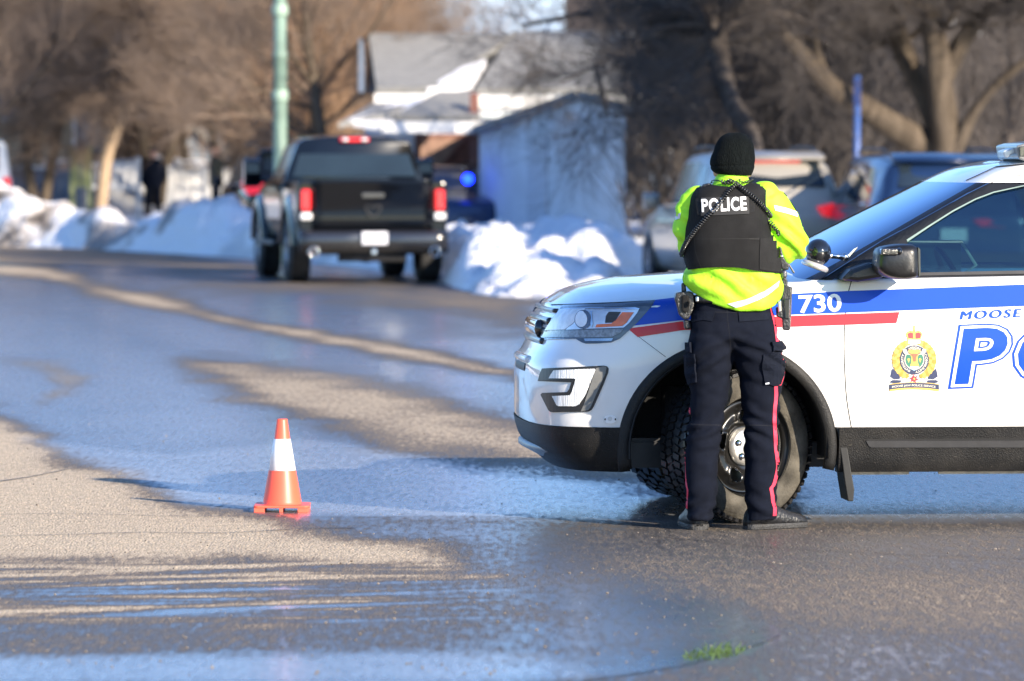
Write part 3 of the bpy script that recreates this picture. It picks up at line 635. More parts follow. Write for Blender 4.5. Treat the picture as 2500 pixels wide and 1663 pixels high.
# ------------------------------------------------------------------ parked vehicles in the background (built from stations along x, nose at -x, rear at +x)
rubber=pm('rubber',(.03,.03,.032),.75,var=.3,scale=12); steel=pm('wheel_alloy',(.35,.35,.36),.3,.8,var=.1); chrome=pm('chrome',(.75,.75,.76),.12,1,var=.03); blackp=pm('black_plastic',(.025,.025,.027),.5,var=.3,scale=12)
redl=pm('red_lens',(.60,.015,.02),.15,var=.15,coat=1,emit=(1,.02,.03,.3)); whitel=pm('white_lens',(.75,.75,.75),.12,coat=1); dglass=pm('dark_glass',(.012,.018,.024),.12,var=.2,scale=2,spec=.5)  # lens emission also stands in for sunlight on the red plastic
plate=pm('plate_white',(.62,.63,.68),.4)
def wheel(parent,x,y,r,wd,rim=steel,side=-1,spokes=10,n=36):
    m=MB(); m.lathe([(r*.62,-wd*.5),(r*.9,-wd*.52),(r*.985,-wd*.44),(r,-wd*.3),(r,wd*.3),(r*.985,wd*.44),(r*.9,wd*.52),(r*.62,wd*.5)],n,'Y')
    w=m.build('wheel',rubber,parent,True); w.location=(x,y,r)
    m=MB(); s=side*wd*.40
    m.lathe([(r*.63,s*1.2),(r*.6,s*.7),(r*.55,s*.5)],n,'Y')
    for k in range(spokes):
        a=2*PI*k/spokes; p0=Vector((math.cos(a)*r*.12,s*.95,math.sin(a)*r*.12)); p1=Vector((math.cos(a)*r*.6,s*1.02,math.sin(a)*r*.6)); m.tube([p0,p1],[r*.06,r*.045],5)
    m.ball((0,s,0),(r*.14,.025,r*.14),12,6); m.build('rim',rim,w,True)
    m=MB(); m.lathe([(0.001,s*.35),(r*.6,s*.35)],n,'Y'); m.build('brake',blackp,w)
    return w
def body_loft(st,mat,parent,name='body',cut=()):
    """stations: x, z floor, z belt, z top, half width belt, half width top; rounded section"""
    st=cr(st,4); rg=[]
    for x,zf,zb,zt,wb,wt in st:
        h=zb-zf; prof=[(0,zf),(wb*.85,zf),(wb*.96,zf+h*.10),(wb,zf+h*.4),(wb*1.0,zf+h*.7),(wb*.975,zb-.03),(wb*.95,zb)]
        if zt-zb>.05: prof+=[(wb*.95+(wt-wb*.95)*.5,zb+(zt-zb)*.5),(wt+.02,zt-(zt-zb)*.14),(wt-.05,zt-.02),(wt*.6,zt+.015),(0,zt+.03)]
        else: prof+=[(wb*.93,zb+.01),(wb*.90,zb+.02),(wb*.8,zb+.035),(wb*.5,zb+.05),(0,zb+.06)]
        L_=[(x,-y,z) for y,z in prof]; R_=[(x,y,z) for y,z in prof[-2:0:-1]]; rg.append(L_+R_)
    m=MB(); m.rings(rg); o=m.build(name,mat,parent,True); 
    return st
def side_pt(st,x,f,off=.006,s=-1):
    """point on the greenhouse side at station x, height fraction f between belt and top"""
    g=lambda i:float(np.interp(x,[q[0] for q in st],[q[i] for q in st]))
    zb,zt,wb,wt=g(2),g(3),g(4)*.95,g(5); return Vector((x,s*(wb+(wt+.02-wb)*min(f/.86,1)+off),zb+(zt-zb)*f))
def pane(st,name,xs,mat,parent,s,f0=.08,f1=.82,n=6):
    m=MB(); (xa0,xa1),(xb0,xb1)=xs; rg=[]
    for i in range(n+1):
        t=i/n; rg.append([side_pt(st,xa0+(xa1-xa0)*t,f0+(f1-f0)*t,.008,s),side_pt(st,(xa0+xb0)/2+((xa1+xb1)/2-(xa0+xb0)/2)*t,f0+(f1-f0)*t,.008,s),side_pt(st,xb0+(xb1-xb0)*t,f0+(f1-f0)*t,.008,s)])
    m.rings(rg,False,close=False); return m.build(name,mat,parent,True)
def panel(parent,name,mat,pts,th=.02,sub=0):
    m=MB(); slab(pts,th,m); return m.build(name,mat,parent,bevel=.006)
def suv(label,cat,loc,rz,paint,L=4.55,W=.92,H=1.66,belt=1.02,hood=.98,rw=.34,glass=dglass,rear=None,kind='parked_suv',group='vehicles parked beyond the police car',light='tall',wheels=True,third=True):
    t=empty(kind,loc,rz); h=L/2
    st=[(-h,.35,.62,.62,W*.62,W*.5),(-h+.12,.28,.80,.80,W*.86,W*.7),(-h+.5,.25,hood-.08,hood-.08,W*.97,W*.8),(-h+1.1,.24,hood,hood,W,W*.8),(-h+1.38,.24,belt,hood+.06,W,W*.78),(-h+2.0,.24,belt,H-.10,W,W*.74),(-h+2.5,.24,belt+.01,H,W,W*.75),(h-1.2,.24,belt+.03,H,W,W*.74),(h-.55,.26,belt+.05,H-.05,W*.98,W*.71),(h-.32,.28,belt+.04,H-.12,W*.965,W*.70),(h-.12,.30,belt+.02,belt+.22,W*.92,W*.72),(h-.02,.34,belt-.10,belt-.10,W*.88,W*.7),(h,.40,.8,.8,W*.82,W*.6)]
    sp=body_loft(st,paint,t)
    for s in (-1,1):
        pane(sp,'side_window',((-h+1.45,-h+2.02),(h-2.35,h-2.30)),glass,t,s); pane(sp,'side_window',((h-2.27,h-2.22),(h-1.25,h-1.28)),glass,t,s); pane(sp,'side_window',((h-1.17,h-1.2),(h-.62,h-.85)),glass,t,s,f0=.16,f1=.78)
        m=MB(); m.tube([side_pt(sp,x,.04,.012,s) for x in np.linspace(-h+1.45,h-.6,8)],.012,5); m.build('window_trim',chrome,t,True)
        m=MB(); m.prism(cr([(.0,0),(.12,-.02),(.2,.02),(.2,.14),(.08,.17),(0,.1)],3,True),-.09,.09); mr=m.build('door_mirror',paint,t,True); mr.location=(-h+1.52,s*(W+.11),belt+.0)
    if glass is not None:
        g=lambda x,i:float(np.interp(x,[q[0] for q in sp],[q[i] for q in sp]))
        xa,xb=h-.335,h-.125; zt_,zb_=g(xa,3)-.02,g(xb,3)+.02
        m=MB(); n=Vector((.9,0,.4)).normalized()*.02
        rg=[[Vector((xa+(xb-xa)*k/4, y*(W*(.60+.05*k/4)), zt_+(zb_-zt_)*k/4+.012))+n for y in (-1,-.95,-.5,0,.5,.95,1)] for k in range(5)]
        for r_ in rg: r_[0].x-=.03; r_[-1].x-=.03
        m.rings(rg,False,close=False); m.build('rear_window',glass,t,True)
    xa=h-.36
    if third: m=MB(); m.box((h-.33,0,H-.085),(.10,.62,.05)); m.build('brake_light',redl,t,bevel=.015)
    m=MB(); m.prism(cr([(h-.62,H+.03),(h-.3,H-.02),(h-.22,H-.075),(h-.34,H-.07),(h-.6,H-.03)],3,True),-W*.66,W*.66); m.build('spoiler',paint,t,True)
    for s in (-1,1):
        m=MB()
        if light=='tall': q=[(h+.01,s*W*.52,belt+.03),(h-.14,s*W*1.0,belt+.13),(h-.16,s*W*1.01,belt+.0),(h-.0,s*W*.92,belt-.14),(h+.03,s*W*.58,belt-.08)]
        else: q=[(h+.005,s*W*.22,belt-.10),(h-.14,s*W*.93,belt-.04),(h-.3,s*W,belt-.03),(h-.28,s*W,belt-.14),(h-.05,s*W*.9,belt-.22),(h+.02,s*W*.3,belt-.18)]
        a=[Vector(v) for v in q]; b=[v-Vector((.12,s*.05,0)) for v in a]; k=len(a); m.add([v+Vector((.02,s*.015,0)) for v in a]+b,[tuple(range(k)),tuple(range(2*k-1,k-1,-1))]+[(i,i+k,(i+1)%k+k,(i+1)%k) for i in range(k)]); m.build('tail_light',redl,t,bevel=.01)
    m=MB(); m.box((h-.06,0,.46),(.2,W*1.78,.26)); m.build('bumper',blackp,t,bevel=.05)
    m=MB(); m.box((h+.02,0,.78),(.02,.31,.155)); m.build('license_plate',plate,t,bevel=.004)
    for s in (-1,1):
        for x in (-h+.88,h-.92):
            m=MB(); m.lathe([(.001,0),(rw+.055,0),(rw+.06,-.012*s)],32,'Y',c=(x,s*(W+.002),rw+.01)); m.build('wheel_arch',blackp,t,True)
            wheel(t,x,s*(W-.10),rw,.23,side=s)
    for s in (-1,1):
        m=MB(); m.tube(cr([(-h+2.3,s*W*.66,H+.02),(-h+2.5,s*W*.66,H+.07),(h-1.0,s*W*.66,H+.07),(h-.7,s*W*.66,H+.02)],4),.016,6); m.build('roof_rail',blackp,t,True)
    return tag(t,label,cat,group)
def place(xpix,D,yp=400): return Q(xpix,yp,D).x
silver=pm('champagne_paint',(.31,.285,.24),.35,.2,var=.04,coat=.4); bluep=pm('dark_blue_paint',(.012,.03,.085),.25,.2,var=.05,coat=.6); blackpaint=pm('black_paint',(.003,.0035,.005),.07,0,var=.1,spec=.45); whitep=pm('white_paint_van',(.75,.75,.74),.35,var=.05,coat=.5)
# heading: cars drive away and slightly left; local +x is the rear
HEAD=R(-90+9.5)
def rear_at(px_c,D,L,rz):   # centre so that the middle of the rear sits at px_c, depth D
    c=Vector((place(px_c,D),D,0)); d=Vector((math.cos(rz),math.sin(rz),0)); return c-d*(L/2)
suv('champagne compact SUV parked facing away beside the snow pile, behind the officer','SUV',rear_at(1797,61,4.5,HEAD),HEAD,silver,4.5,.90,1.71,belt=1.05)
suv('dark blue SUV with chrome-edged side windows parked at the right, behind the police car','SUV',rear_at(2195,58.5,4.8,HEAD+R(-3)),HEAD+R(-3),bluep,4.8,.96,1.69,belt=1.06,light='wide',third=False,glass=pm('glossy_side_glass',(.02,.03,.04),.05,spec=1,coat=1))
suv('black SUV facing away, half hidden behind the black pickup and the lamp post','SUV',rear_at(690,89,4.9,HEAD),HEAD,blackpaint,4.9,.98,1.80,belt=1.12)
def sedan():
    rz=R(90+6); D=92; L=4.9
    t=suv('dark patrol sedan with a lit blue lamp showing behind the pickup, facing the camera','police car',(place(1012,D),D,0),rz,bluep,4.9,.93,1.46,belt=.98,kind='patrol_car',third=False)
    b=pm('blue_lamp',(.02,.05,.9),.2,emit=(.004,.02,1,9)); m=MB(); m.lathe([(.001,0),(.07,.0),(.09,-.03),(.085,-.07),(.001,-.09)],16,'Y'); 
    p=Q(1077,412,D-2.2); o=m.build('blue_lamp',b,t,True); M=Matrix.Translation(t.location)@Matrix.Rotation(rz,4,'Z'); o.location=M.inverted()@p; o.rotation_euler=(0,0,-rz)
    m=MB(); m.tube([(0,0,-.5),(0,0,0)],.02,6); s=m.build('lamp_stalk',blackp,t); s.location=o.location
sedan()
def van():
    D=102; t=empty('parked_van',(place(-135,D),D+2.6,0),HEAD); 
    st=[(-2.6,.35,.9,.9,.8,.6),(-2.2,.3,1.15,1.2,.95,.7),(-1.5,.3,1.2,1.95,1,.8),(0,.3,1.2,2.0,1,.84),(2.4,.3,1.2,1.98,1,.84),(2.6,.35,1.2,1.9,.96,.8)]
    sp=body_loft(st,whitep,t)
    for s in (-1,1):
        pane(sp,'side_window',((-1.5,-1.3),(2.0,2.0)),dglass,t,s,f0=.1,f1=.7)
        m=MB(); m.box((2.62,s*.86,1.05),(.06,.14,.34)); m.build('tail_light',redl,t,bevel=.02)
        for x in (-1.7,1.6): wheel(t,x,s*.9,.37,.25,side=s)
    m=MB(); m.box((2.6,0,1.6),(.05,1.4,.5)); m.build('rear_window',dglass,t,bevel=.02)
    m=MB(); m.box((2.62,0,.5),(.2,1.9,.25)); m.build('bumper',blackp,t,bevel=.03)
    tag(t,'white van at the far left edge, only its rear corner in view','van')
van()
# ---- the black pickup
def pickup():
    D=67.3; rz=HEAD+R(-.5); c=rear_at(857,D,0,rz); t=empty('pickup_truck',c,rz)
    tag(t,'shiny black crew-cab pickup with its brake lights on, parked beside the big snow pile','pickup truck','vehicles parked beyond the police car')
    p=blackpaint; W=.985
    # local: +x towards camera; tailgate at x=0
    def loft(name,st,mat=p): return body_loft(st,mat,t,name)
    cab=[(-5.45,.55,.9,.9,.72,.5),(-5.35,.5,1.12,1.12,.9,.6),(-4.9,.5,1.24,1.24,.98,.7),(-4.25,.5,1.28,1.28,1.0,.7),(-3.95,.5,1.30,1.36,1.0,.8),(-3.2,.5,1.32,1.88,1.0,.76),(-2.6,.5,1.33,1.93,1.0,.76),(-1.98,.5,1.34,1.92,1.0,.75),(-1.90,.5,1.34,1.90,.99,.74)]
    sp=loft('cab',cab)
    m=MB(); m.rings([[(x,-w,z0),(x,-w-.02,(z0+z1)/2),(x,-w,z1-.03),(x,-w+.03,z1),(x,w-.03,z1),(x,w,z1-.03),(x,w+.02,(z0+z1)/2),(x,w,z0)] for x,w,z0,z1 in ((-1.86,.97,.58,1.32),(-1.0,.985,.58,1.345),(-.05,.985,.6,1.355),(0,.96,.62,1.34))]); m.build('bed',p,t,bevel=.015)
    # fenders swell over the rear wheels
    for s in (-1,1):
        m=MB(); rg=[]
        for i in range(13):
            a=PI*i/12; rg.append([(-1.05+ (.62+dr)*math.cos(a),s*yy,.50+(.56+dr)*math.sin(a)*1.02) for dr,yy in ((-.1,.9),(-.1,1.03),(0,1.05),(.10,1.0),(.13,.97))])
        m.rings(rg,False,close=False); m.build('fender',p,t,True)
        m=MB(); rg=[]
        for i in range(13):
            a=PI*i/12; rg.append([(-4.55+ (.60+dr)*math.cos(a),s*yy,.50+(.54+dr)*math.sin(a)) for dr,yy in ((-.1,.9),(-.1,1.04),(0,1.06),(.10,1.02),(.13,.97))])
        m.rings(rg,False,close=False); m.build('fender',p,t,True)
        for x in (-1.05,-4.55):
            m=MB(); m.lathe([(.001,0),(.5,0),(.51,-.02*s)],30,'Y',c=(x,s*.995,.48)); m.build('wheel_arch',blackp,t)
            wheel(t,x,s*.88,.41,.29,side=s)
    m=MB(); rg=[]   # sculpted tailgate with a spoiler lip
    for y in np.linspace(-.80,.80,13):
        rg.append([(0.0,y,.66),(.035,y,.67),(.045,y,.85),(.03,y,1.02),(.055,y,1.12),(.06,y,1.28),(.085,y,1.335),(.08,y,1.365),(.0,y,1.37)])
    m.rings(rg,True); m.build('tailgate',p,t,True)
    m=MB(); m.box((.075,0,1.16),(.03,.30,.07)); h=m.build('tailgate_handle',pm('handle_black',(.04,.04,.045),.15,coat=1),t,bevel=.012)
    m=MB(); m.tube(cr([(.07,-.07,1.03),(.075,-.10,1.0),(.075,-.06,.92),(.075,0,.88),(.075,.06,.92),(.075,.10,1.0),(.07,.07,1.03),(.075,0,1.0)],3,True),.012,5); m.build('badge',blackp,t,True)
    for s in (-1,1):
        m=MB(); m.box((.03,s*.885,1.10),(.13,.13,.28)); m.build('tail_light',redl,t,bevel=.03)
        m=MB(); m.box((.035,s*.885,.885),(.155,.16,.10)); m.build('reverse_light',whitel,t,bevel=.03)
        m=MB(); m.lathe([(.055,0),(.07,.02),(.072,.22),(.06,.22),(.055,.05)],20,'Y'); e=m.build('exhaust_tip',chrome,t,True); e.location=(.02,s*.80,.42); e.rotation_euler=(R(90)*0,0,R(-90))
        m=MB(); m.prism([(-.2,0),(.0,.03),(.05,.2),(.04,.36),(-.06,.4),(-.18,.36)],-.12,.12); mr=m.build('door_mirror',p,t,bevel=.03); mr.location=(-3.55,s*1.2,1.24)
        m=MB(); m.tube([(-3.6,s*.98,1.32),(-3.6,s*1.12,1.36)],.035,8); m.build('mirror_arm',blackp,t,True)
        pane(sp,'side_window',((-3.75,-3.18),(-2.9,-2.88)),dglass,t,s); pane(sp,'side_window',((-2.83,-2.81),(-2.05,-2.15)),dglass,t,s)
        m=MB(); m.box((-2.9,s*1.04,.5),(2.0,.16,.06)); m.build('running_board',blackp,t,bevel=.02)
    m=MB(); rg=[]
    for y in np.linspace(-.98,.98,15):
        k=1-.12*abs(y/.98)**4; n_=.03 if abs(y)<.25 else 0
        rg.append([(.02,y,.38+.1*(1-k)*3),(.16*k,y,.40),(.22*k-n_,y,.50),(.22*k-n_,y,.64),(.17*k,y,.70),(.02,y,.71)])
    m.rings(rg,True); m.build('bumper',pm('black_bumper',(.02,.02,.022),.2,.2,coat=1),t,True)
    m=MB(); m.box((.235,.0,.60),(.03,.34,.17)); m.build('license_plate',plate,t,bevel=.006)
    m=MB(); m.box((-.02,0,.36),(.10,.9,.14)); m.box((-1.05,0,.42),(.14,1.5,.12)); m.ball((-1.05,.05,.42),.17); m.build('axle',blackp,t,True)
    m=MB(); m.box((.05,0,.42),(.3,.07,.07)); m.build('hitch',chrome,t,bevel=.01)
    # rear window and high brake light
    g=lambda x,i:float(np.interp(x,[q[0] for q in sp],[q[i] for q in sp]))
    m=MB(); rg=[[(-1.895+.10*(1-k/4)*-.3+.05*(k/4),y*(.70+.14*k/4),1.84-.44*k/4) for y in (-1,-.9,-.4,0,.4,.9,1)] for k in range(5)]
    m.rings(rg,False,close=False); m.build('rear_window',pm('pickup_glass',(.012,.022,.03),.15,var=.3,scale=1.5,spec=.5),t,True)
    m=MB(); m.box((-1.86,0,1.895),(.05,.40,.06)); m.build('brake_light',redl,t,bevel=.02)
    for y in (-.13,.13): m=MB(); m.ball((-1.83,y,1.895),(.02,.05,.025),10,6); m.build('cargo_lamp',whitel,t,True)
pickup()
# a small traffic cone left lying near the snow is not shown; the near cone stands alone
def cone():
    g=G(646,1181); t=empty('traffic_cone',(g.x,g.y+.13,0)); tag(t,'orange traffic cone with one broad white reflective band standing on the road','traffic cone')
    o=pm('cone_orange',(.95,.12,.065),.42,var=.06,scale=10,spec=.5); w=pm('reflective_white',(.88,.88,.88),.35,var=.03,scale=30,coat=.3)
    m=MB(); m.lathe([(.002,.442),(.012,.444),(.0245,.4435),(.0262,.438),(.0385,.348),(.0395,.346)]+[(.092,.05),(.094,.034),(.10,.030)],48); m.build('cone_body',o,t,True)
    m=MB(); m.lathe([(.0392,.3475),(.0402,.347),(.0662,.1965),(.0652,.196)],48); m.build('reflective_band',w,t,True)
    m=MB(); h=.133; c=.022; pts=[]
    for sx,sy in ((1,1),(-1,1),(-1,-1),(1,-1)):
        for k in range(5):
            a=math.atan2(sy,sx)-PI/4+k*PI/8; pts.append((sx*(h-c)+c*math.cos(a),sy*(h-c)+c*math.sin(a)))
    n=len(pts); m.rings([[(x*s_,y*s_,z) for x,y in pts] for s_,z in ((.985,.021),(1,.023),(1,.030),(.99,.033))]); 
    for x in (-1,0,1):
        for y in (-1,0,1):
            if x or y: m.box((x*.105,y*.105,.0105),(.05 if x else .016,.05 if y else .016,.021))
    m.build('cone_base',o,t,bevel=.0015)
cone()
# ------------------------------------------------------------------ police SUV
TH=R(5); CARO=Vector((.034,24.70,0)); CM=Matrix.Translation(CARO)@Matrix.Rotation(TH,4,'Z'); CI=CM.inverted()
car=empty('police_suv',CARO,TH); tag(car,'white police SUV with blue and red stripes and number 730, beside the officer','police car')
def cN(x,y): return (1260+x/3.2676,700+y/3.2667)
def c1(x,y): return (1250+x/2.3057,620+y/2.3057)
def c2(x,y): return (1900+x/2.7033,320+y/2.7033)
def c3(x,y): return (1900+x/3.485,850+y/3.485)
def c6(x,y): return (2200+x/7.84,320+y/7.84)
def cE(x,y): return (2130+x/7.465,760+y/7.467)
def c7(x,y): return (1960+x/4.365,520+y/4.365)
def m_(f,pts): return [f(*p) for p in pts]
def Lp(x,z,y=-1.0): return proj(CM@Vector((x,y,z)))
def whitepaint():
    m=pm('police_white_paint',(.86,.85,.83),.28,var=.02,scale=3,coat=1,coatr=.03); nt=m.node_tree; b=nt.nodes['Principled BSDF']
    # road film thickening towards the sills, with drips and specks
    tc=nt.nodes.new('ShaderNodeTexCoord'); sp=nt.nodes.new('ShaderNodeSeparateXYZ'); nt.links.new(tc.outputs['Object'],sp.inputs[0])
    mr=nt.nodes.new('ShaderNodeMapRange'); nt.links.new(sp.outputs['Z'],mr.inputs[0]); mr.inputs[1].default_value=.92; mr.inputs[2].default_value=.42; mr.inputs[3].default_value=0; mr.inputs[4].default_value=.62
    n=nt.nodes.new('ShaderNodeTexNoise'); n.inputs['Scale'].default_value=7; n.inputs['Detail'].default_value=8; nt.links.new(tc.outputs['Object'],n.inputs['Vector'])
    q=nt.nodes.new('ShaderNodeMath'); q.operation='MULTIPLY'; nt.links.new(mr.outputs[0],q.inputs[0]); nt.links.new(n.outputs['Fac'],q.inputs[1])
    mx=nt.nodes.new('ShaderNodeMix'); mx.data_type='RGBA'; nt.links.new(q.outputs[0],mx.inputs[0]); src=b.inputs['Base Color'].links[0].from_socket; nt.links.new(src,mx.inputs[6]); mx.inputs[7].default_value=(.42,.36,.28,1); nt.links.new(mx.outputs[2],b.inputs['Base Color'])
    return m
wp=whitepaint()
def dirty(name,col,rough,speck=.5):
    m=pm(name,col,rough,var=.35,scale=9,bump=.25,bscale=160,spec=.25); nt=m.node_tree; b=nt.nodes['Principled BSDF']; tc=nt.nodes.new('ShaderNodeTexCoord')
    n=nt.nodes.new('ShaderNodeTexNoise'); n.inputs['Scale'].default_value=120; n.inputs['Detail'].default_value=2; nt.links.new(tc.outputs['Object'],n.inputs['Vector'])
    n2=nt.nodes.new('ShaderNodeTexNoise'); n2.inputs['Scale'].default_value=6; n2.inputs['Detail'].default_value=6; nt.links.new(tc.outputs['Object'],n2.inputs['Vector'])
    r=nt.nodes.new('ShaderNodeValToRGB'); e=r.color_ramp.elements; e[0].position=.63; e[1].position=.72; e[0].color=(0,0,0,1); e[1].color=(speck,)*3+(1,); nt.links.new(n.outputs['Fac'],r.inputs[0])
    r2=nt.nodes.new('ShaderNodeValToRGB'); e=r2.color_ramp.elements; e[0].position=.45; e[1].position=.75; e[0].color=(0,0,0,1); e[1].color=(.16,)*3+(1,); nt.links.new(n2.outputs['Fac'],r2.inputs[0])
    ad=nt.nodes.new('ShaderNodeMath'); ad.operation='ADD'; ad.use_clamp=True; nt.links.new(r.outputs[0],ad.inputs[0]); nt.links.new(r2.outputs[0],ad.inputs[1])
    mx=nt.nodes.new('ShaderNodeMix'); mx.data_type='RGBA'; nt.links.new(ad.outputs[0],mx.inputs[0]); src=b.inputs['Base Color'].links[0].from_socket; nt.links.new(src,mx.inputs[6]); mx.inputs[7].default_value=(.085,.075,.062,1); nt.links.new(mx.outputs[2],b.inputs['Base Color']); return m
clad=dirty('grey_cladding',(.008,.008,.0085),.5,.35); archm=dirty('arch_cladding',(.016,.016,.016),.5,.22); bluev=pm('blue_vinyl',(.004,.06,.50),.3,var=.05,scale=4,coat=.25,spec=.3); redv=pm('red_vinyl',(.66,.028,.036),.3,var=.05,scale=5,coat=.25,spec=.3)
whitev=pm('white_vinyl',(.82,.82,.82),.3,var=.02,coat=.6); gapm=pm('panel_gap',(.01,.01,.01),.8); blackg=pm('gloss_black',(.010,.011,.014),.08,var=.1,coat=1,coatr=.02); linerm=pm('arch_liner',(.012,.012,.012),.95,var=.3)

PLAN=cr([(0,0),(.004,.27),(.018,.48),(.048,.64),(.10,.765),(.19,.855),(.34,.92),(.58,.96),(.9,.985),(1.25,1.0),(1.9,1.0),(2.6,1.0),(3.3,1.0),(3.9,.995),(4.4,.975),(4.75,.92),(4.93,.82),(5.0,.62),(5.03,.35),(5.035,0)],7)
ARX,ARZ,ARR=.895,.345,.462; RRX=3.77
NOSE=[(.22,.16),(.27,.10),(.33,.035),(.40,.012),(.47,.0),(.66,.0),(.74,.01),(.785,.045),(.86,.075),(.93,.09),(.985,.115),(1.2,.16)]
SHO=[(0,.975),(.15,.995),(.3,1.012),(.65,1.045),(1.0,1.09),(1.3,1.125),(1.6,1.135),(2.5,1.15),(3.5,1.175),(4.5,1.20),(5.1,1.15)]
HOOD=[(0,.985),(.13,1.01),(.2,1.055),(.25,1.08),(.35,1.105),(.48,1.128),(.8,1.15),(1.1,1.18),(1.35,1.19),(1.7,1.18),(5.1,1.2)]
LAT=[(.22,.93),(.27,.955),(.33,.965),(.447,.982),(.55,.988),(.7,.997),(.8,1.0),(.9,.997),(1.0,.985),(1.1,.965),(1.2,.945)]
ZL=[.235,.27,.31,.36,.405,.447,.49,.53,.57,.61,.66,.70,.74,.78,.82,.86,.90,.935]
def sect(x,w):
    zs=itp(x,SHO); zl=[z for z in ZL]; top=zs; z0=ZL[-1]
    zz=zl+[z0+(top-.018-z0)*k/3 for k in (1,2,3)]
    rear=smooth(4.6,5.03,x); out=[]
    fr=1-smooth(.0,1.1,x)
    for z in zz:
        xn=x+itp(z,NOSE)*fr - rear*.10*smooth(.75,1.1,z); out.append((xn,-w*itp(z,LAT),z))
    xt=x+itp(1.0,NOSE)*fr-rear*.10; wt=w*itp(top,LAT); hc=max(itp(xt,HOOD),top)
    out.append((xt,-wt*.992,top-.006)); out.append((xt+.004*fr,-wt*.975,top+.002))
    for u in (.93,.86,.76,.62,.46,.30,.15,0):
        ridge=.010*math.exp(-((u-.70)/.07)**2)*smooth(.25,.7,x)*(1-smooth(1.1,1.4,x))
        out.append((xt+.02*fr*(1-u),-wt*u,top+(hc-top)*(1-u**2.6)+ridge))
    return out
def body_mesh():
    rows=[]
    for x,w in PLAN:
        s=sect(x,max(w,.0)); rows.append(s+[(a,-b,c) for a,b,c in s[-2::-1]])
    n=len(rows[0]); V=[v for r in rows for v in r]; F=[(i*n+k,(i+1)*n+k,(i+1)*n+k+1,i*n+k+1) for i in range(len(rows)-1) for k in range(n-1)]
    return V,F
BV,BF=body_mesh()
def in_arch(v,rr=ARR): return any((v[0]-cx)**2+(v[2]-ARZ)**2<rr*rr for cx in (ARX,RRX)) and abs(v[1])>.55
wv=[CM@Vector(v) for v in BV]; BVH=BVHTree.FromPolygons(wv,BF)
me=bpy.data.meshes.new('body'); me.from_pydata(BV,[],BF); me.update(); bm=bmesh.new(); bm.from_mesh(me)
def split_body():
    """shape the wheel openings, then part the paint from the lower cladding"""
    for v in bm.verts:
        for cx in (ARX,RRX):
            dx,dz=v.co.x-cx,v.co.z-ARZ; d=math.hypot(dx,dz)
            if abs(v.co.y)>.55 and abs(d-ARR)<.022 and d>0: v.co.x=cx+dx/d*ARR; v.co.z=ARZ+dz/d*ARR
    bmesh.ops.delete(bm,geom=[f for f in bm.faces if any(in_arch(v.co,ARR-.008) for v in f.verts) or in_arch(f.calc_center_median(),ARR-.002)],context='FACES')
    bmesh.ops.remove_doubles(bm,verts=bm.verts,dist=1e-5)
    bmesh.ops.recalc_face_normals(bm,faces=bm.faces)
split_body()
if sum(f.normal.z for f in bm.faces if f.calc_center_median().z>1.0)<0: bmesh.ops.reverse_faces(bm,faces=bm.faces)
b2=bm.copy()
bmesh.ops.delete(bm,geom=[f for f in bm.faces if f.calc_center_median().z<.447],context='FACES'); bm.to_mesh(me); bm.free(); link('body',me,wp,car,True)
bmesh.ops.delete(b2,geom=[f for f in b2.faces if f.calc_center_median().z>=.447],context='FACES')
for v in b2.verts: v.co+=Vector((0,math.copysign(.006,v.co.y) if abs(v.co.y)>.4 else 0,0)); v.co.x-=(.006 if v.co.x<.3 else 0)
m2=bpy.data.meshes.new('lower_cladding'); b2.to_mesh(m2); b2.free(); link('lower_cladding',m2,clad,car,True)
def cp(name,loops,mat,off=.004,step=14,thick=0,parent=None,bvh=None,mirror=False): return patch(name,loops,bvh or BVH,mat,parent or car,CI,off,step,thick,mirror=mirror)
# wheel openings: liners and arch cladding
for cx,nm in ((ARX,1),(RRX,0)):
    for s in (-1,1):
        m=MB(); rg=[]
        for i in range(25):
            a=-.03*PI+1.06*PI*i/24; rg.append([(cx+(ARR+.004)*math.cos(a),s*yy,ARZ+(ARR+.004)*math.sin(a)) for yy in (.99,.9,.62,.50)])
        m.rings(rg,False,close=False); m.add([(cx-ARR-.02,s*.5,.25),(cx+ARR+.02,s*.5,.25),(cx+ARR+.02,s*.5,ARZ+ARR+.02),(cx-ARR-.02,s*.5,ARZ+ARR+.02)],[(0,1,2,3)]); m.build('arch_liner',linerm,car,True)
        m=MB(); rg=[]   # rounded flare following the body side
        wy=lambda x,z: float(np.interp(x,[p[0] for p in PLAN],[p[1] for p in PLAN]))*itp(z,LAT)
        a0,a1=(-.065*PI,1.065*PI) if nm else (-.065*PI,1.065*PI)
        for i in range(49):
            a=a0+(a1-a0)*i/48; r_=[]
            wdt=.040+ (.008 if math.cos(a)<0 else .0)*abs(math.cos(a))
            for dr,dy in ((-.008,-.018),(-.008,.004),(-.003,.011),(.02,.016),(.7*wdt,.014),(wdt,.010),(wdt+.006,.0),(wdt+.006,-.02)):
                x,z=cx+(ARR+dr)*math.cos(a),ARZ+(ARR+dr)*math.sin(a); r_.append((x,s*(wy(x,max(z,.25))+dy),z))
            rg.append(r_)
        m.rings(rg,True,close=False); m.build('wheel_arch',archm,car,True)
# floor and sills
m=MB(); m.box((2.5,0,.30),(4.3,1.25,.12)); m.box((.55,0,.33),(.6,1.2,.10)); m.box((2.35,-.80,.245),(1.85,.08,.035)); m.box((2.35,.80,.245),(1.85,.08,.035)); m.box((1.55,-.84,.235),(.22,.03,.02)); m.build('floor_pan',blackp,car)
m=MB(); m.box((1.62,-.86,.226),(.28,.02,.018)); m.box((2.2,-.86,.224),(.6,.015,.012)); m.build('sill_seam',pm('bare_metal',(.55,.5,.42),.5,var=.4),car)
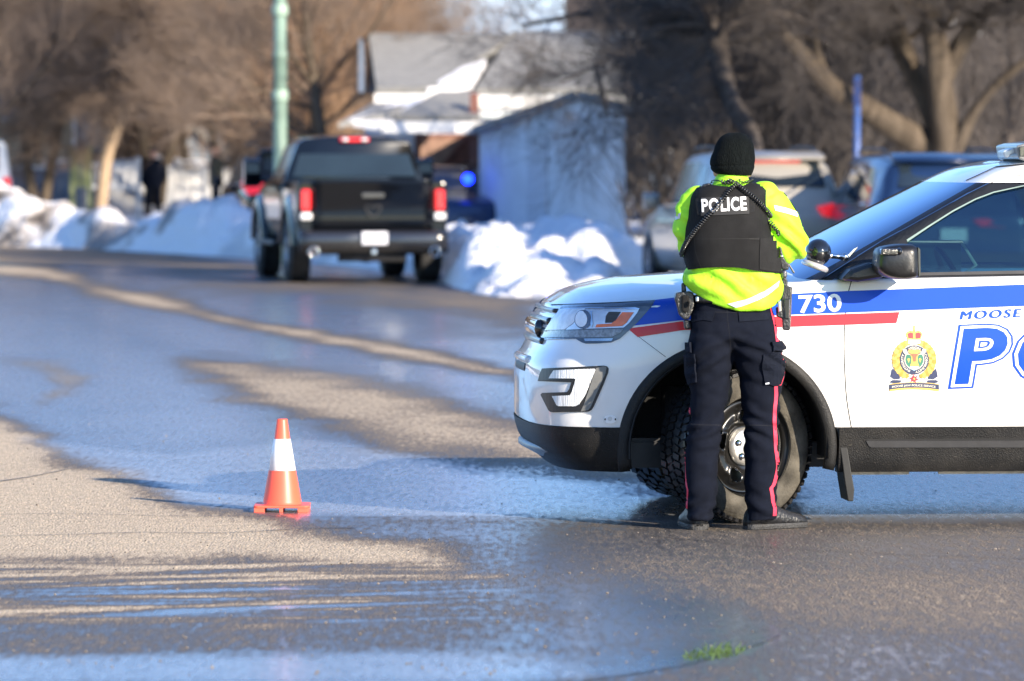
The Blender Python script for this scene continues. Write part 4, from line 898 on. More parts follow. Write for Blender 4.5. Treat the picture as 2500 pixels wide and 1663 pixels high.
# front air dam and chin
cp('chin_spoiler',m_(cN,[(385,1400),(880,1430),(900,1440),(860,1520),(450,1512),(420,1490)]),clad,.0,14,.03)
m=MB(); rg=[]
for y in np.linspace(-.62,.62,15):
    x=.055+.30*abs(y)**2.6; rg.append([(x+.03,y,.335),(x-.02,y,.35),(x-.045,y,.335),(x-.045,y,.315),(x+.03,y,.275),(x+.12,y,.255)])
m.rings(rg,True); m.build('front_lip',pm('silver_trim',(.16,.17,.18),.35,.3,var=.2),car,True)
# panel gaps
def gap(pts,wd=2.0,step=12):
    L_=[(x-wd/2,y) for x,y in pts]; R_=[(x+wd/2,y) for x,y in pts[::-1]]; return cp('panel_gap',L_+R_,gapm,.0015,step)
def hgap(pts,wd=1.8): return cp('panel_gap',[(x,y-wd/2) for x,y in pts]+[(x,y+wd/2) for x,y in pts[::-1]],gapm,.0015,12)
gap(cr(m_(c2,[(487,975),(455,1100),(440,1250),(435,1400),(437,1540)])+m_(c3,[(565,160),(582,430),(625,690),(660,880),(705,1060)]),4),2.2)
hgap(m_(c1,[(665,430),(765,505),(865,580)]),1.4)
hgap(m_(cN,[(278,146),(500,140),(800,128),(1106,112)])+[(1700,730),(1820,722),(1925,714)],2.2)
for xx in (2.83,3.42): gap([Lp(xx,1.15),Lp(xx+.01,.8),Lp(xx,.47),Lp(xx,.26)],2.4)
cp('sill_groove',m_(c3,[(738,770),(765,786),(2091,780)])+[Lp(3.25,.418),Lp(3.25,.408)]+m_(c3,[(2091,765)]),gapm,.0075)
cp('sill_rib',m_(c3,[(745,786),(2091,782)])+[Lp(3.25,.405),Lp(3.25,.385)]+m_(c3,[(2091,842),(790,842),(768,830)]),pm('rib_grey',(.028,.028,.03),.5,var=.2),.0115,14,.006)
# ---- stripes and lettering
top=[c1(808,262),c1(990,240),c2(90,1075),c2(455,1057),c2(1622,1013),(2900,680),(3700,652)]; bot=[(3700,706),(2900,733),c2(1622,1155),c2(90,1212),c1(970,372),c1(683,405)]
def offs(p,d): return [(x,y+d) for x,y in p]
cp('blue_stripe',[top[0],*top[1:],*bot],bluev,.0035)
rt=[c1(660,428),c1(664,419),c1(970,378),c2(90,1220),c2(800,1195)]; rb=[c2(780,1268),c2(75,1293),c1(970,428),c1(708,468)]
cp('red_stripe',rt+rb,redv,.0035)
def linefn(p0,p1,h,slant=0):
    dx,dy=p1[0]-p0[0],p1[1]-p0[1]; L_=math.hypot(dx,dy); nx,ny=dy/L_,-dx/L_
    return lambda u,v:(p0[0]+dx*u+nx*h*v,p0[1]+dy*u+ny*h*v)
text_patch('unit_number','730',linefn((1952,764),(2053,759.5),41),BVH,whitev,car,CI,.0065,10,offset=.022)
for dx in (0,1.3,2.5): text_patch('lettering','MOOSE JAW',linefn((2343+dx,787),(2600+dx,776.5),27),BVH,bluev,car,CI,.0045+.0002*dx,12,offset=.0,shear=.22,space=1.25)
for nm,of,mt,d in (('lettering',.078,bluev,.0035),('lettering',.056,whitev,.0045),('lettering',.022,bluev,.0055)):
    text_patch(nm,'POLICE',linefn((2336,936),(3260,898),130),BVH,mt,car,CI,d,16,offset=of,shear=.16,space=1.22)
def disc(cx,cy,rx,ry,n=24,a0=0,a1=2*PI): return [(cx+rx*math.cos(a0+(a1-a0)*k/n),cy+ry*math.sin(a0+(a1-a0)*k/n)) for k in range(n)]
def crest():
    gold=pm('crest_gold',(.66,.46,.11),.4,var=.2,scale=60); gold2=pm('crest_old_gold',(.42,.28,.05),.4,var=.2,scale=60); navy=pm('crest_navy',(.035,.045,.10),.4); grn=pm('crest_green',(.05,.20,.13),.4); org=pm('crest_orange',(.80,.42,.10),.4); redc=pm('crest_red',(.72,.05,.06),.4); brn=pm('crest_brown',(.30,.14,.08),.4); cream=pm('crest_cream',(.80,.74,.58),.4); sky=pm('crest_blue',(.45,.68,.8),.4)
    root=cp('crest',m_(cE,disc(760,880,262,270,36)),cream,.0038,10)
    def e(name,pts,mat,off,step=10): cp(name,m_(cE,pts),mat,off,step,parent=root)
    # leaves of the wreath
    for s in (-1,1):
        for k in range(13):
            a=R(205-k*13.5) if s<0 else R(-25+k*13.5); cx,cy=760+345*math.cos(a)*1.0,885-(-330*math.sin(a)*-1) 
            cy=885-330*math.sin(a) if False else 885+330*math.sin(R(62-k*11.0)); cx=760+s*330*math.cos(R(62-k*11.0))
            for dr,sz in ((-30,64),(34,66)):
                x,y=cx+s*dr*.9,cy; t_=math.atan2(y-885,x-760)-s*1.0; pts=[]
                for j,rr in enumerate((1.15,.62,.85,.55,.7,.45,.7,.55,.85,.62)): q=t_+j*2*PI/10; pts.append((x+rr*sz*math.cos(q),y+rr*sz*math.sin(q)))
                e('leaf',pts,gold if (k+(dr>0))%2 else gold2,.0041+.0002*(k%3)+(.0003 if dr>0 else 0),20)
    e('ring',disc(760,885,262,265,40),navy,.0056)
    e('centre_disc',disc(760,880,180,186,36),cream,.0062)
    e('field',disc(760,880,166,172,36),grn,.0066)
    e('shield',[(640,700),(880,700),(850,760),(815,840),(825,940),(850,1010),(680,1010),(700,940),(705,840),(670,760)],org,.0072)
    e('water',[(672,1010),(720,1000),(760,1010),(800,1000),(845,1010),(800,1060),(755,1080),(710,1060)],sky,.0076)
    e('animal_head',[(640,740),(700,775),(735,770),(780,770),(815,775),(870,740),(880,760),(820,800),(795,830),(785,915),(735,915),(725,830),(700,800),(630,760)],brn,.0080)
    for s in (-1,1):
        e('antler',[(760+s*120,760),(760+s*150,690),(760+s*215,690),(760+s*205,740),(760+s*170,785),(760+s*60,790),(760+s*110,775)],cream,.0084)
        e('wheat',[(760+s*105,850),(760+s*130,870),(760+s*105,940),(760+s*80,870)],gold,.0072)
    # crown
    e('crown',[(652,560),(640,500),(605,420),(635,370),(690,350),(735,370),(745,300),(730,290),(745,265),(772,265),(790,290),(772,300),(780,370),(830,350),(885,370),(912,420),(880,500),(868,560)],gold,.0044)
    for s in (-1,1): e('crown_cap',[(760+s*22,500),(760+s*22,400),(760+s*70,385),(760+s*125,410),(760+s*108,490)],redc,.0050)
    e('crown_band',[(648,552),(870,552),(866,590),(652,590)],whitev,.0052); e('crown_rim',[(645,515),(875,515),(872,545),(648,545)],pm('crest_grey',(.5,.5,.42),.4),.0052)
    # scroll
    for s in (-1,1):
        e('ribbon',[(760+s*430,1190),(760+s*400,1045),(760+s*370,1060),(760+s*260,1200),(760+s*260,1230),(760+s*360,1235)],navy,.0052)
        e('ribbon',[(760+s*445,1290),(760+s*400,1250),(760+s*240,1255),(760+s*240,1290),(760+s*330,1320)],navy,.0054)
    arc=lambda y0,sag:[(310+900*k/12,y0+sag*((k/6-1)**2)) for k in range(13)]
    e('scroll_edge',arc(1290,36)+[(x,y+128) for x,y in arc(1290,36)][::-1],gold,.0058); e('scroll',[(x,y+12) for x,y in arc(1290,36)]+[(x,y+100) for x,y in arc(1290,36)][::-1],navy,.0062)
    e('flower',[(760+(95 if k%2==0 else 38)*math.cos(k*PI/6+.26),1228+(90 if k%2==0 else 36)*math.sin(k*PI/6+.26)) for k in range(12)],redc,.0066); e('flower_heart',disc(757,1228,18,18,10),gold,.0070)
    f=lambda u,v:cE(355+790*u,1312+64+30*((2*u-1)**2)-46*v); text_patch('scroll_text','MOOSE JAW POLICE SERVICE',f,BVH,cream,root,CI,.0068,10,offset=.01)
    def arct(a0,a1,r0,r1):
        return lambda u,v:cE(760+(r0+(r1-r0)*v)*math.cos(R(a0+(a1-a0)*u)),885+(r0+(r1-r0)*v)*math.sin(R(a0+(a1-a0)*u)))
    text_patch('ring_text','VISION',arct(-118,-62,200,243),BVH,cream,root,CI,.0064,10,offset=.01)
    text_patch('ring_text','COMMUNITY',arct(-28,85,200,242),BVH,cream,root,CI,.0064,10,offset=.01)
    text_patch('ring_text','INTEGRITY',arct(112,207,200,242),BVH,cream,root,CI,.0064,10,offset=.01)
crest()
# ---- headlight
hb=pm('headlamp_bezel',(.07,.085,.11),.18,.2,var=.1,coat=1); reflm=pm('reflector',(.72,.73,.75),.18,.6,var=.1,scale=40); amb=pm('amber_lens',(.80,.16,.03),.2,coat=1); ribm=pm('ribbed_lens',(.85,.86,.85),.25,var=.3,scale=5,stretch=(30,1,1),coat=.6,bump=.6,bscale=8)
hl=cp('headlight',m_(cN,[(375,153),(640,147),(900,134),(1108,114),(1095,140),(1030,218),(965,290),(900,352),(830,415),(760,446),(640,455),(560,456),(530,447),(480,418),(195,427),(215,385),(245,335),(300,250)]),hb,.006,10,.015,mirror=True)
cp('reflector',m_(cN,[(365,185),(720,182),(985,176),(965,215),(905,290),(860,328),(240,352),(300,265)]),reflm,.0085,10,parent=hl)
cp('reflector_housing',m_(cN,[(362,190),(560,188),(460,300),(400,345),(245,350),(300,265)]),pm('lamp_pale',(.8,.8,.8),.25,var=.3,scale=20,coat=1),.0105,10,parent=hl)
cp('projector_shroud',m_(cN,disc(545,268,66,72,20)),pm('shroud',(.20,.20,.22),.15,.8),.011,10,parent=hl)
cp('lamp_projector',m_(cN,disc(532,266,46,60,20)),pm('projector_glass',(.82,.85,.88),.08,coat=1),.0125,8,parent=hl)
cp('side_louvre',m_(cN,[(745,203),(840,203),(790,288),(715,292),(722,240)]),pm('louvre',(.06,.055,.05),.3,var=.5,scale=6,stretch=(1,1,8)),.0105,10,parent=hl)
cp('chrome_strip',m_(cN,[(600,205),(614,205),(622,300),(610,330),(602,300),(608,250)]),chrome,.0115,10,parent=hl)
cp('turn_signal',m_(cN,[(850,206),(942,206),(885,288),(850,316),(640,328),(650,304),(765,296),(800,272)]),amb,.0115,10,parent=hl)
cp('lower_reflector',m_(cN,[(238,360),(860,336),(835,368),(765,402),(520,408),(470,402),(212,414)]),pm('lamp_smoke',(.20,.22,.26),.25,var=.5,scale=60,coat=1),.0090,10,parent=hl)
cp('chrome_strip',m_(cN,[(548,418),(780,412),(765,434),(560,438)]),pm('satin',(.45,.5,.55),.15,.8),.0105,10,parent=hl)
cp('chrome_strip',m_(cN,[(400,184),(985,174),(984,181),(400,191)]),chrome,.0115,10,parent=hl)
# ---- lamp bezel in the bumper
fb=cp('fog_lamp_bezel',m_(cN,[(215,653),(460,641),(700,629),(728,636),(740,655),(734,690),(690,800),(620,958),(604,982),(580,996),(300,1002),(280,998),(265,985),(240,935),(203,862),(215,847),(412,840),(428,815),(445,762),(181,753),(195,700)]),pm('bezel_black',(.022,.022,.024),.35,var=.2),.006,8,.012,mirror=True)
cp('bezel_face',m_(cN,[(640,650),(700,633),(724,642),(716,690),(598,962),(578,984),(520,994),(545,940),(636,668)]),pm('bezel_grey',(.17,.17,.16),.5,var=.15,scale=30),.0085,8,parent=fb)
cp('fog_lamp',m_(cN,[(312,668),(470,660),(630,654),(637,664),(560,860),(512,935),(482,952),(350,952),(335,945),(298,872),(438,865),(455,830),(482,738),(465,732),(273,732),(290,700)]),ribm,.010,8,parent=fb)
def ribs():
    for k in range(19):
        x=300+k*19; 
        segs=[((x,664),(x-14,731))] if x<470 else [((x,661),(x-72,930))]
        for (a,b),(c,d) in segs: cp('lens_rib',m_(cN,[(a,b),(a+4,b),(c+4,d),(c,d)]),whitel,.0112,12,parent=fb)
        if 330<x<470: cp('lens_rib',m_(cN,[(x-14,872),(x-10,872),(x-24,945),(x-28,945)]),whitel,.0112,12,parent=fb)
cp('tow_sensor',m_(cN,disc(752,1056,52,34,20)),whitev,.006,10,.004); cp('tow_sensor_core',m_(cN,disc(752,1052,18,18,14)),pm('offwhite',(.6,.6,.58),.5),.010,10)
for x in (713,794): cp('tow_sensor_hole',m_(cN,disc(x,1056,6,9,8)),gapm,.0105,10)
# ---- grille
m=MB(); 
def bar(z,th,yy,out,mb,dep=.05):
    rg=[]
    for y in np.linspace(-yy,yy,21):
        x=float(np.interp(abs(y),[p[1] for p in PLAN[:60]],[p[0] for p in PLAN[:60]]))+itp(z,NOSE)-out
        rg.append([(x+dep,y,z-th),(x+.01,y,z-th),(x,y,z-th*.6),(x-.004,y,z),(x,y,z+th*.6),(x+.01,y,z+th),(x+dep,y,z+th)])
    mb.rings(rg,True)
bar(.978,.010,.48,.005,m); bar(.925,.020,.46,.008,m); bar(.876,.020,.46,.004,m); bar(.832,.018,.44,.012,m); g=m.build('grille',pm('grille_black',(.012,.013,.015),.3,.1,var=.1,coat=.5),car,True)
m=MB(); bar(.888,.040,.28,.030,m,.06); m.build('grille_bar',blackg,g,True)
m=MB(); bar(.74,.018,.30,.010,m); m.build('bumper_step',wp,car,True); m=MB(); bar(.695,.035,.24,.0,m,.03); m.build('lower_grille',blackp,car,True)

# ---- greenhouse
GB=1.13; WG=[(1.10,.935),(1.15,.915),(1.3,.855),(1.45,.790),(1.585,.725),(1.65,.675),(1.69,.60)]
XF=[(1.10,1.02),(1.18,1.20),(1.31,1.455),(1.45,1.735),(1.58,2.0),(1.65,2.15),(1.69,2.34)]; BU=[(1.1,.30),(1.33,.25),(1.58,.17),(1.69,.12)]; XR=[(1.1,4.95),(1.65,4.72),(1.69,4.6)]
NA=18
def g_ring(z):
    w,xf,bu,xr=itp(z,WG),itp(z,XF),itp(z,BU),itp(z,XR); r_=[]
    for k in range(NA+1):
        a=PI/2*k/NA; r_.append((xf+bu*(1-math.cos(a)**.78 if k<NA else 1),-w*math.sin(a)**.82,z))
    xs=xf+bu; 
    for k in range(1,31): r_.append((xs+(xr-.14-xs)*k/30,-w*(1-.03*(k/30)**3),z))
    for k in range(1,7): a=PI/2*k/6; r_.append((xr-.14+.14*math.sin(a),-w*.97*math.cos(a)**.7 if k<6 else 0,z))
    return r_
GZ=[1.10,1.13,1.17,1.22,1.28,1.34,1.40,1.46,1.52,1.56,1.585,1.61,1.635,1.655,1.672,1.685]
GR=[g_ring(z) for z in GZ]; NG=len(GR[0])
gv=[v for r_ in GR for v in r_]; gf=[(i*NG+k,(i+1)*NG+k,(i+1)*NG+k+1,i*NG+k+1) for i in range(len(GR)-1) for k in range(NG-1)]
GBVH=BVHTree.FromPolygons([CM@Vector(v) for v in gv],gf)
def gpart(name,kr,zr,mat,mirror=True,off=0):
    V=[];F=[]; ks=list(range(kr[0],kr[1]+1)); zs=list(range(zr[0],zr[1]+1))
    for i in zs:
        for k in ks: V.append(GR[i][k])
    if mirror and kr[0]==0:
        V=[];ks2=[-k for k in ks[:0:-1]]+ks
        for i in zs:
            for k in ks2: x,y,z=GR[i][abs(k)]; V.append((x,y if k>=0 else -y,z))
        n=len(ks2)
    else: n=len(ks)
    F=[(i*n+k,(i+1)*n+k,(i+1)*n+k+1,i*n+k+1) for i in range(len(zs)-1) for k in range(n-1)]
    o=mesh(name,V,F,mat,car,True)
    if mirror and kr[0]!=0: mirror_copy(o)
    return o
AW=14; TZ=10
wsm=glassm('windshield_glass',(.22,.30,.38),.03,.5); sgm=glassm('side_glass',(.24,.40,.42),.015,1.1); dgm=glassm('rear_side_glass',(.06,.08,.09),.015,1.2)
ws=gpart('windshield',(0,AW),(1,TZ),wsm)
gpart('a_pillar',(AW,NA),(0,TZ),blackg)
# roof: side rails, header and skin
def roof():
    V=[];F=[]; R_=GR[TZ:]; n=NG
    for r_ in R_: V+=r_
    k0=len(R_)
    # skin from edge to centreline
    last=R_[-1]; 
    for u in (.8,.6,.4,.2,0):
        V+=[(x,y*u,z+.045*(1-u*u)*min(1,max(0,(x-2.3)/.7))*(1 if x<4 else max(0,(4.75-x)/.75))) for x,y,z in last]
    tot=k0+5
    F=[(i*n+k,(i+1)*n+k,(i+1)*n+k+1,i*n+k+1) for i in range(tot-1) for k in range(n-1)]
    o=mesh('roof',V,F,wp,car,True); mirror_copy(o)
roof()
def gp(name,loops,mat,off=.003,step=14,thick=0,mirror=False,parent=None): return cp(name,loops,mat,off,step,thick,parent,GBVH,mirror)
# door frames and side glass (frame polygon with the window as a hole)
y0=1.135
fr_out=[c2(470,978),c2(500,905),c2(527,835),c2(700,735),c2(850,655),c2(1100,512),c2(1250,425),c2(1392,352),c2(1622,352),Lp(2.9,1.585,-.73),Lp(2.93,1.4,-.8),Lp(2.95,GB,-.93),c2(1622,962),c2(930,972)]
win=[c2(845,722),c2(1000,622),c2(1150,528),c2(1300,450),c2(1420,405),c2(1622,362),Lp(2.76,1.545,-.74),Lp(2.80,1.35,-.83),Lp(2.83,1.165,-.91),c2(1622,925),c2(932,940),c2(885,850)]
fm=pm('door_frame_black',(.009,.010,.012),.35,var=.2,coat=.2,spec=.3)
gp('door_frame',[fr_out,win],fm,.006,12,.02,mirror=True)
gp('side_window',win,sgm,-.006,18,mirror=True)
gp('fender_corner',[c2(300,978),c2(420,890),c2(527,835),c2(500,905),c2(478,978)],fm,.004,10,0,mirror=True)
gp('window_seal',[c2(845,722),c2(1000,622),c2(1150,528),c2(1300,450),c2(1420,405),c2(1622,362),c2(1622,369),c2(1422,413),c2(1304,458),c2(1154,537),c2(1004,632),c2(852,735)],pm('seal_green',(.22,.30,.27),.3),.009,10)
gp('belt_moulding',[c2(930,940),c2(1622,926),Lp(2.9,1.165,-.92),Lp(2.9,1.135,-.93),c2(1622,948),c2(930,960)],blackp,.012,12,.008,mirror=True)
def trim(name,pts,wd,mat,off): a=[(x,y-wd/2) for x,y in pts]; b=[(x,y+wd/2) for x,y in pts[::-1]]; return gp(name,a+b,mat,off,10)
trim('pillar_trim',cr(m_(c2,[(310,972),(527,833),(700,727),(860,640),(1110,500),(1250,420),(1385,352)]),3),1.6,chrome,.010)
trim('panel_gap',m_(c2,[(1395,348),(1460,318),(1540,300),(1622,292)])+[Lp(3.0,1.64,-.7)],1.3,gapm,.003)
trim('panel_gap',m_(c2,[(1240,330),(1330,290),(1440,238),(1622,222)])+[Lp(3.2,1.685,-.6)],2.4,gapm,.003)
# rear door, quarter and tailgate glass
fr=[Lp(2.93,GB,-.93),Lp(2.90,1.585,-.73),Lp(4.0,1.60,-.72),Lp(4.7,1.58,-.70),Lp(4.88,1.2,-.88),Lp(4.88,GB,-.9)]
w2=[Lp(3.0,1.17,-.91),Lp(2.97,1.55,-.74),Lp(3.78,1.555,-.74),Lp(3.86,1.17,-.91)]; w3=[Lp(3.96,1.19,-.9),Lp(3.88,1.55,-.74),Lp(4.45,1.53,-.73),Lp(4.62,1.25,-.85)]
gp('rear_door_frame',[fr,w2,w3],fm,.006,30,.02,mirror=True); gp('side_window',w2,dgm,-.006,40,mirror=True); gp('side_window',w3,dgm,-.006,40,mirror=True)
gpart('tailgate_glass',(NA+30,NG-1),(1,TZ),dgm)
# ---- cabin
inn=pm('cabin_grey',(.055,.06,.065),.8,var=.2); 
m=MB(); m.prism(cr([(1.25,1.02),(1.4,1.17),(1.7,1.19),(1.95,1.14),(2.0,1.0)],4),-.82,.82); m.build('dashboard',inn,car,True)
for y in (-.42,.42):
    for x in (2.72,):
        m=MB(); m.box((x,y,1.18),(.16,.5,.5),0); s_=m.build('seat',inn,car,bevel=.05); m=MB(); m.box((x+.05,y,1.50),(.1,.26,.18)); m.build('headrest',inn,s_,bevel=.04)
m=MB(); m.lathe([(.17,-.012),(.185,0),(.17,.012),(.155,0),(.17,-.012)],24,'Z',M=Matrix.Rotation(R(62),3,'Y')); w_=m.build('steering_wheel',blackp,car,True); w_.location=(2.05,-.40,1.12)
m=MB(); m.box((3.02,0,1.35),(.02,1.45,.5)); m.build('partition',pm('partition_mesh',(.03,.03,.03),.7,var=.4),car)
# light laptop frame seen through the window
lt=pm('console_frame',(.42,.48,.44),.5); m=MB(); m.tube([(1.87,-.1,1.30),(2.14,-.1,1.295),(2.22,-.1,1.17)],.008,6); m.tube([(1.80,-.1,1.17),(1.87,-.1,1.30)],.008,6); s_=m.build('console_frame',lt,car); m=MB(); m.box((2.02,-.09,1.235),(.24,.012,.12)); m.build('console_screen',pm('screen_off',(.03,.05,.06),.2),s_)
# ---- mirrors
mm_=pm('mirror_black',(.010,.010,.011),.35,var=.5,scale=22,bump=.06,bscale=90,coat=.12)
def mirror(s):
    pts=[(1.685,1.22),(1.70,1.285),(1.80,1.312),(1.90,1.315),(1.935,1.305),(1.952,1.28),(1.958,1.19),(1.955,1.115),(1.93,1.095),(1.85,1.088),(1.76,1.10),(1.70,1.135),(1.68,1.17)]
    pts=[(1.745-(1.958-x)*.72,1.14+(z-1.088)*.727) for x,z in pts]; m=MB(); k=len(pts); cx=sum(p[0] for p in pts)/k; cz=sum(p[1] for p in pts)/k; rg=[]
    for y,sc in ((-1.02,.80),(-1.05,.93),(-1.10,.99),(-1.18,1.0),(-1.235,.96),(-1.262,.84),(-1.272,.6)):
        rg.append([(cx+(x-cx)*sc+.0,s*-y,cz+(z-cz)*sc) for x,z in cr(pts,3,True)])
    m.rings(rg); o=m.build('door_mirror',mm_,car,True)
    m=MB(); m.prism([(1.40,1.135),(1.45,1.185),(1.55,1.22),(1.62,1.19),(1.60,1.145),(1.48,1.128)],s*.90,s*1.10); m.build('mirror_arm',mm_,o,bevel=.02)
    m=MB(); m.prism([(1.742,1.155),(1.750,1.16),(1.748,1.28),(1.738,1.29)],s*1.05,s*1.24); m.build('mirror_glass',pm('mirror_glass',(.08,.09,.10),.05,.5),o)
    return o
mo=mirror(-1); mirror(1)
m=MB(); m.box((1.598,-1.262,1.270),(.080,.05,.032)); ml=m.build('mirror_lamp',pm('lamp_dark',(.02,.02,.02),.12,coat=1,bump=.3,bscale=120),mo,bevel=.008); m=MB(); m.ball((1.646,-1.262,1.272),(.016,.03,.018)); m.build('mirror_lamp_hinge',blackg,ml,True)
# ---- spotlight on the pillar
def cpt(x,y,yl):
    """car-local point seen at crop-2 position on the lateral plane yl"""
    X,Y=c2(x,y); d=ray(X,Y); o=CI@CAMLOC; dl=(CI.to_3x3()@d); t=(yl-o.y)/dl.y; return o+dl*t
c=cpt(262,800,-.98); M=Matrix.Rotation(R(14),3,'Y'); m=MB(); m.ball(c,(.062,.075,.064),24,16,M=M); sl=m.build('spotlight',blackg,car,True)
q=cpt(215,845,-.98); m=MB(); m.lathe([(.001,-.012),(.056,-.008),(.066,0),(.066,.012),(.060,.018)],24,'Z',M=Matrix.Rotation(R(-160),3,'Y')); e=m.build('spotlight_lens',pm('spot_rim',(.7,.7,.72),.15,.5),sl,True); e.location=c+Vector((-.012,0,-.058))
a=cpt(318,822,-1.0); b=cpt(440,832,-.97); m=MB(); m.tube([a,a.lerp(b,.3),a.lerp(b,.6),b],[.020,.013,.012,.018],12); m.ball(a,.021); m.ball(b,.02); m.build('spotlight_arm',chrome,sl,True)
m=MB(); m.rings([[cpt(x,y,yl) for x,y in ((425,850),(445,865),(520,780),(522,765),(500,772))] for yl in (-.965,-.93)]); m.build('spotlight_bracket',chrome,sl,bevel=.003)
# ---- light bar
def l6(x,y,yl): X,Y=c6(x,y); return cpt((X-1900)*2.7033,(Y-320)*2.7033,yl)
lb=pm('lightbar_housing',(.20,.20,.195),.4,.2,var=.2,coat=.6); ld=pm('lightbar_lens',(.06,.065,.06),.1,var=.6,scale=60,coat=1)
a=l6(2170,260,-.55); h=.035
m=MB(); x0_=a.x; z0_=a.z-.006; m.prism([(x0_,z0_),(x0_+.012,z0_-.062),(x0_+.05,z0_-.075),(x0_+.30,z0_-.07),(x0_+.34,z0_-.04),(x0_+.33,z0_+.01),(x0_+.16,z0_+.026),(x0_+.04,z0_+.012)],-.60,-.05); L_=m.build('light_bar',lb,car,bevel=.008)
m=MB(); m.prism([(x0_+.012,z0_-.004),(x0_+.016,z0_-.05),(x0_+.30,z0_-.045),(x0_+.29,z0_+.004),(x0_+.1,z0_+.008)],-.61,-.595); m.build('bar_lens',ld,L_,bevel=.003)
pts=[l6(x,y,-.52) for x,y in ((1955,385),(2070,350),(2160,320),(2240,405),(2110,450),(2040,525),(1975,500))]
m=MB(); m.rings([pts,[p+Vector((0,.16,0)) for p in pts]]); m.build('alley_light',pm('alley_white',(.62,.63,.62),.25,.2,var=.2,scale=30),L_,bevel=.006)
for y in (-.5,-.12): m=MB(); m.box((x0_+.10,y,z0_-.105),(.07,.05,.09)); m.build('bar_foot',whitev,L_,bevel=.004)
# door handle
cp('handle_recess',[Lp(x,z) for x,z in ((2.345,1.045),(2.36,1.068),(2.40,1.074),(2.54,1.078),(2.57,1.06),(2.55,1.03),(2.40,1.02),(2.355,1.028))],whitev,.0065,10); cp('door_handle',[Lp(x,z) for x,z in ((2.357,1.047),(2.37,1.060),(2.40,1.066),(2.53,1.07),(2.555,1.058),(2.54,1.036),(2.40,1.028),(2.365,1.034))],blackp,.02,10,.016)
# mud flap
mf=[(x-0.015,z) for x,z in ((1.375,.62),(1.40,.56),(1.455,.42),(1.475,.30),(1.50,.155),(1.495,.10),(1.47,.10),(1.455,.19),(1.44,.30),(1.42,.42),(1.38,.53),(1.362,.60))]
fl=pm('flap_black',(.009,.009,.009),.6,var=.4)
for y_ in (-.975,.75): m=MB(); m.prism(mf,y_,y_+.225); m.build('mud_flap',fl,car,bevel=.004)
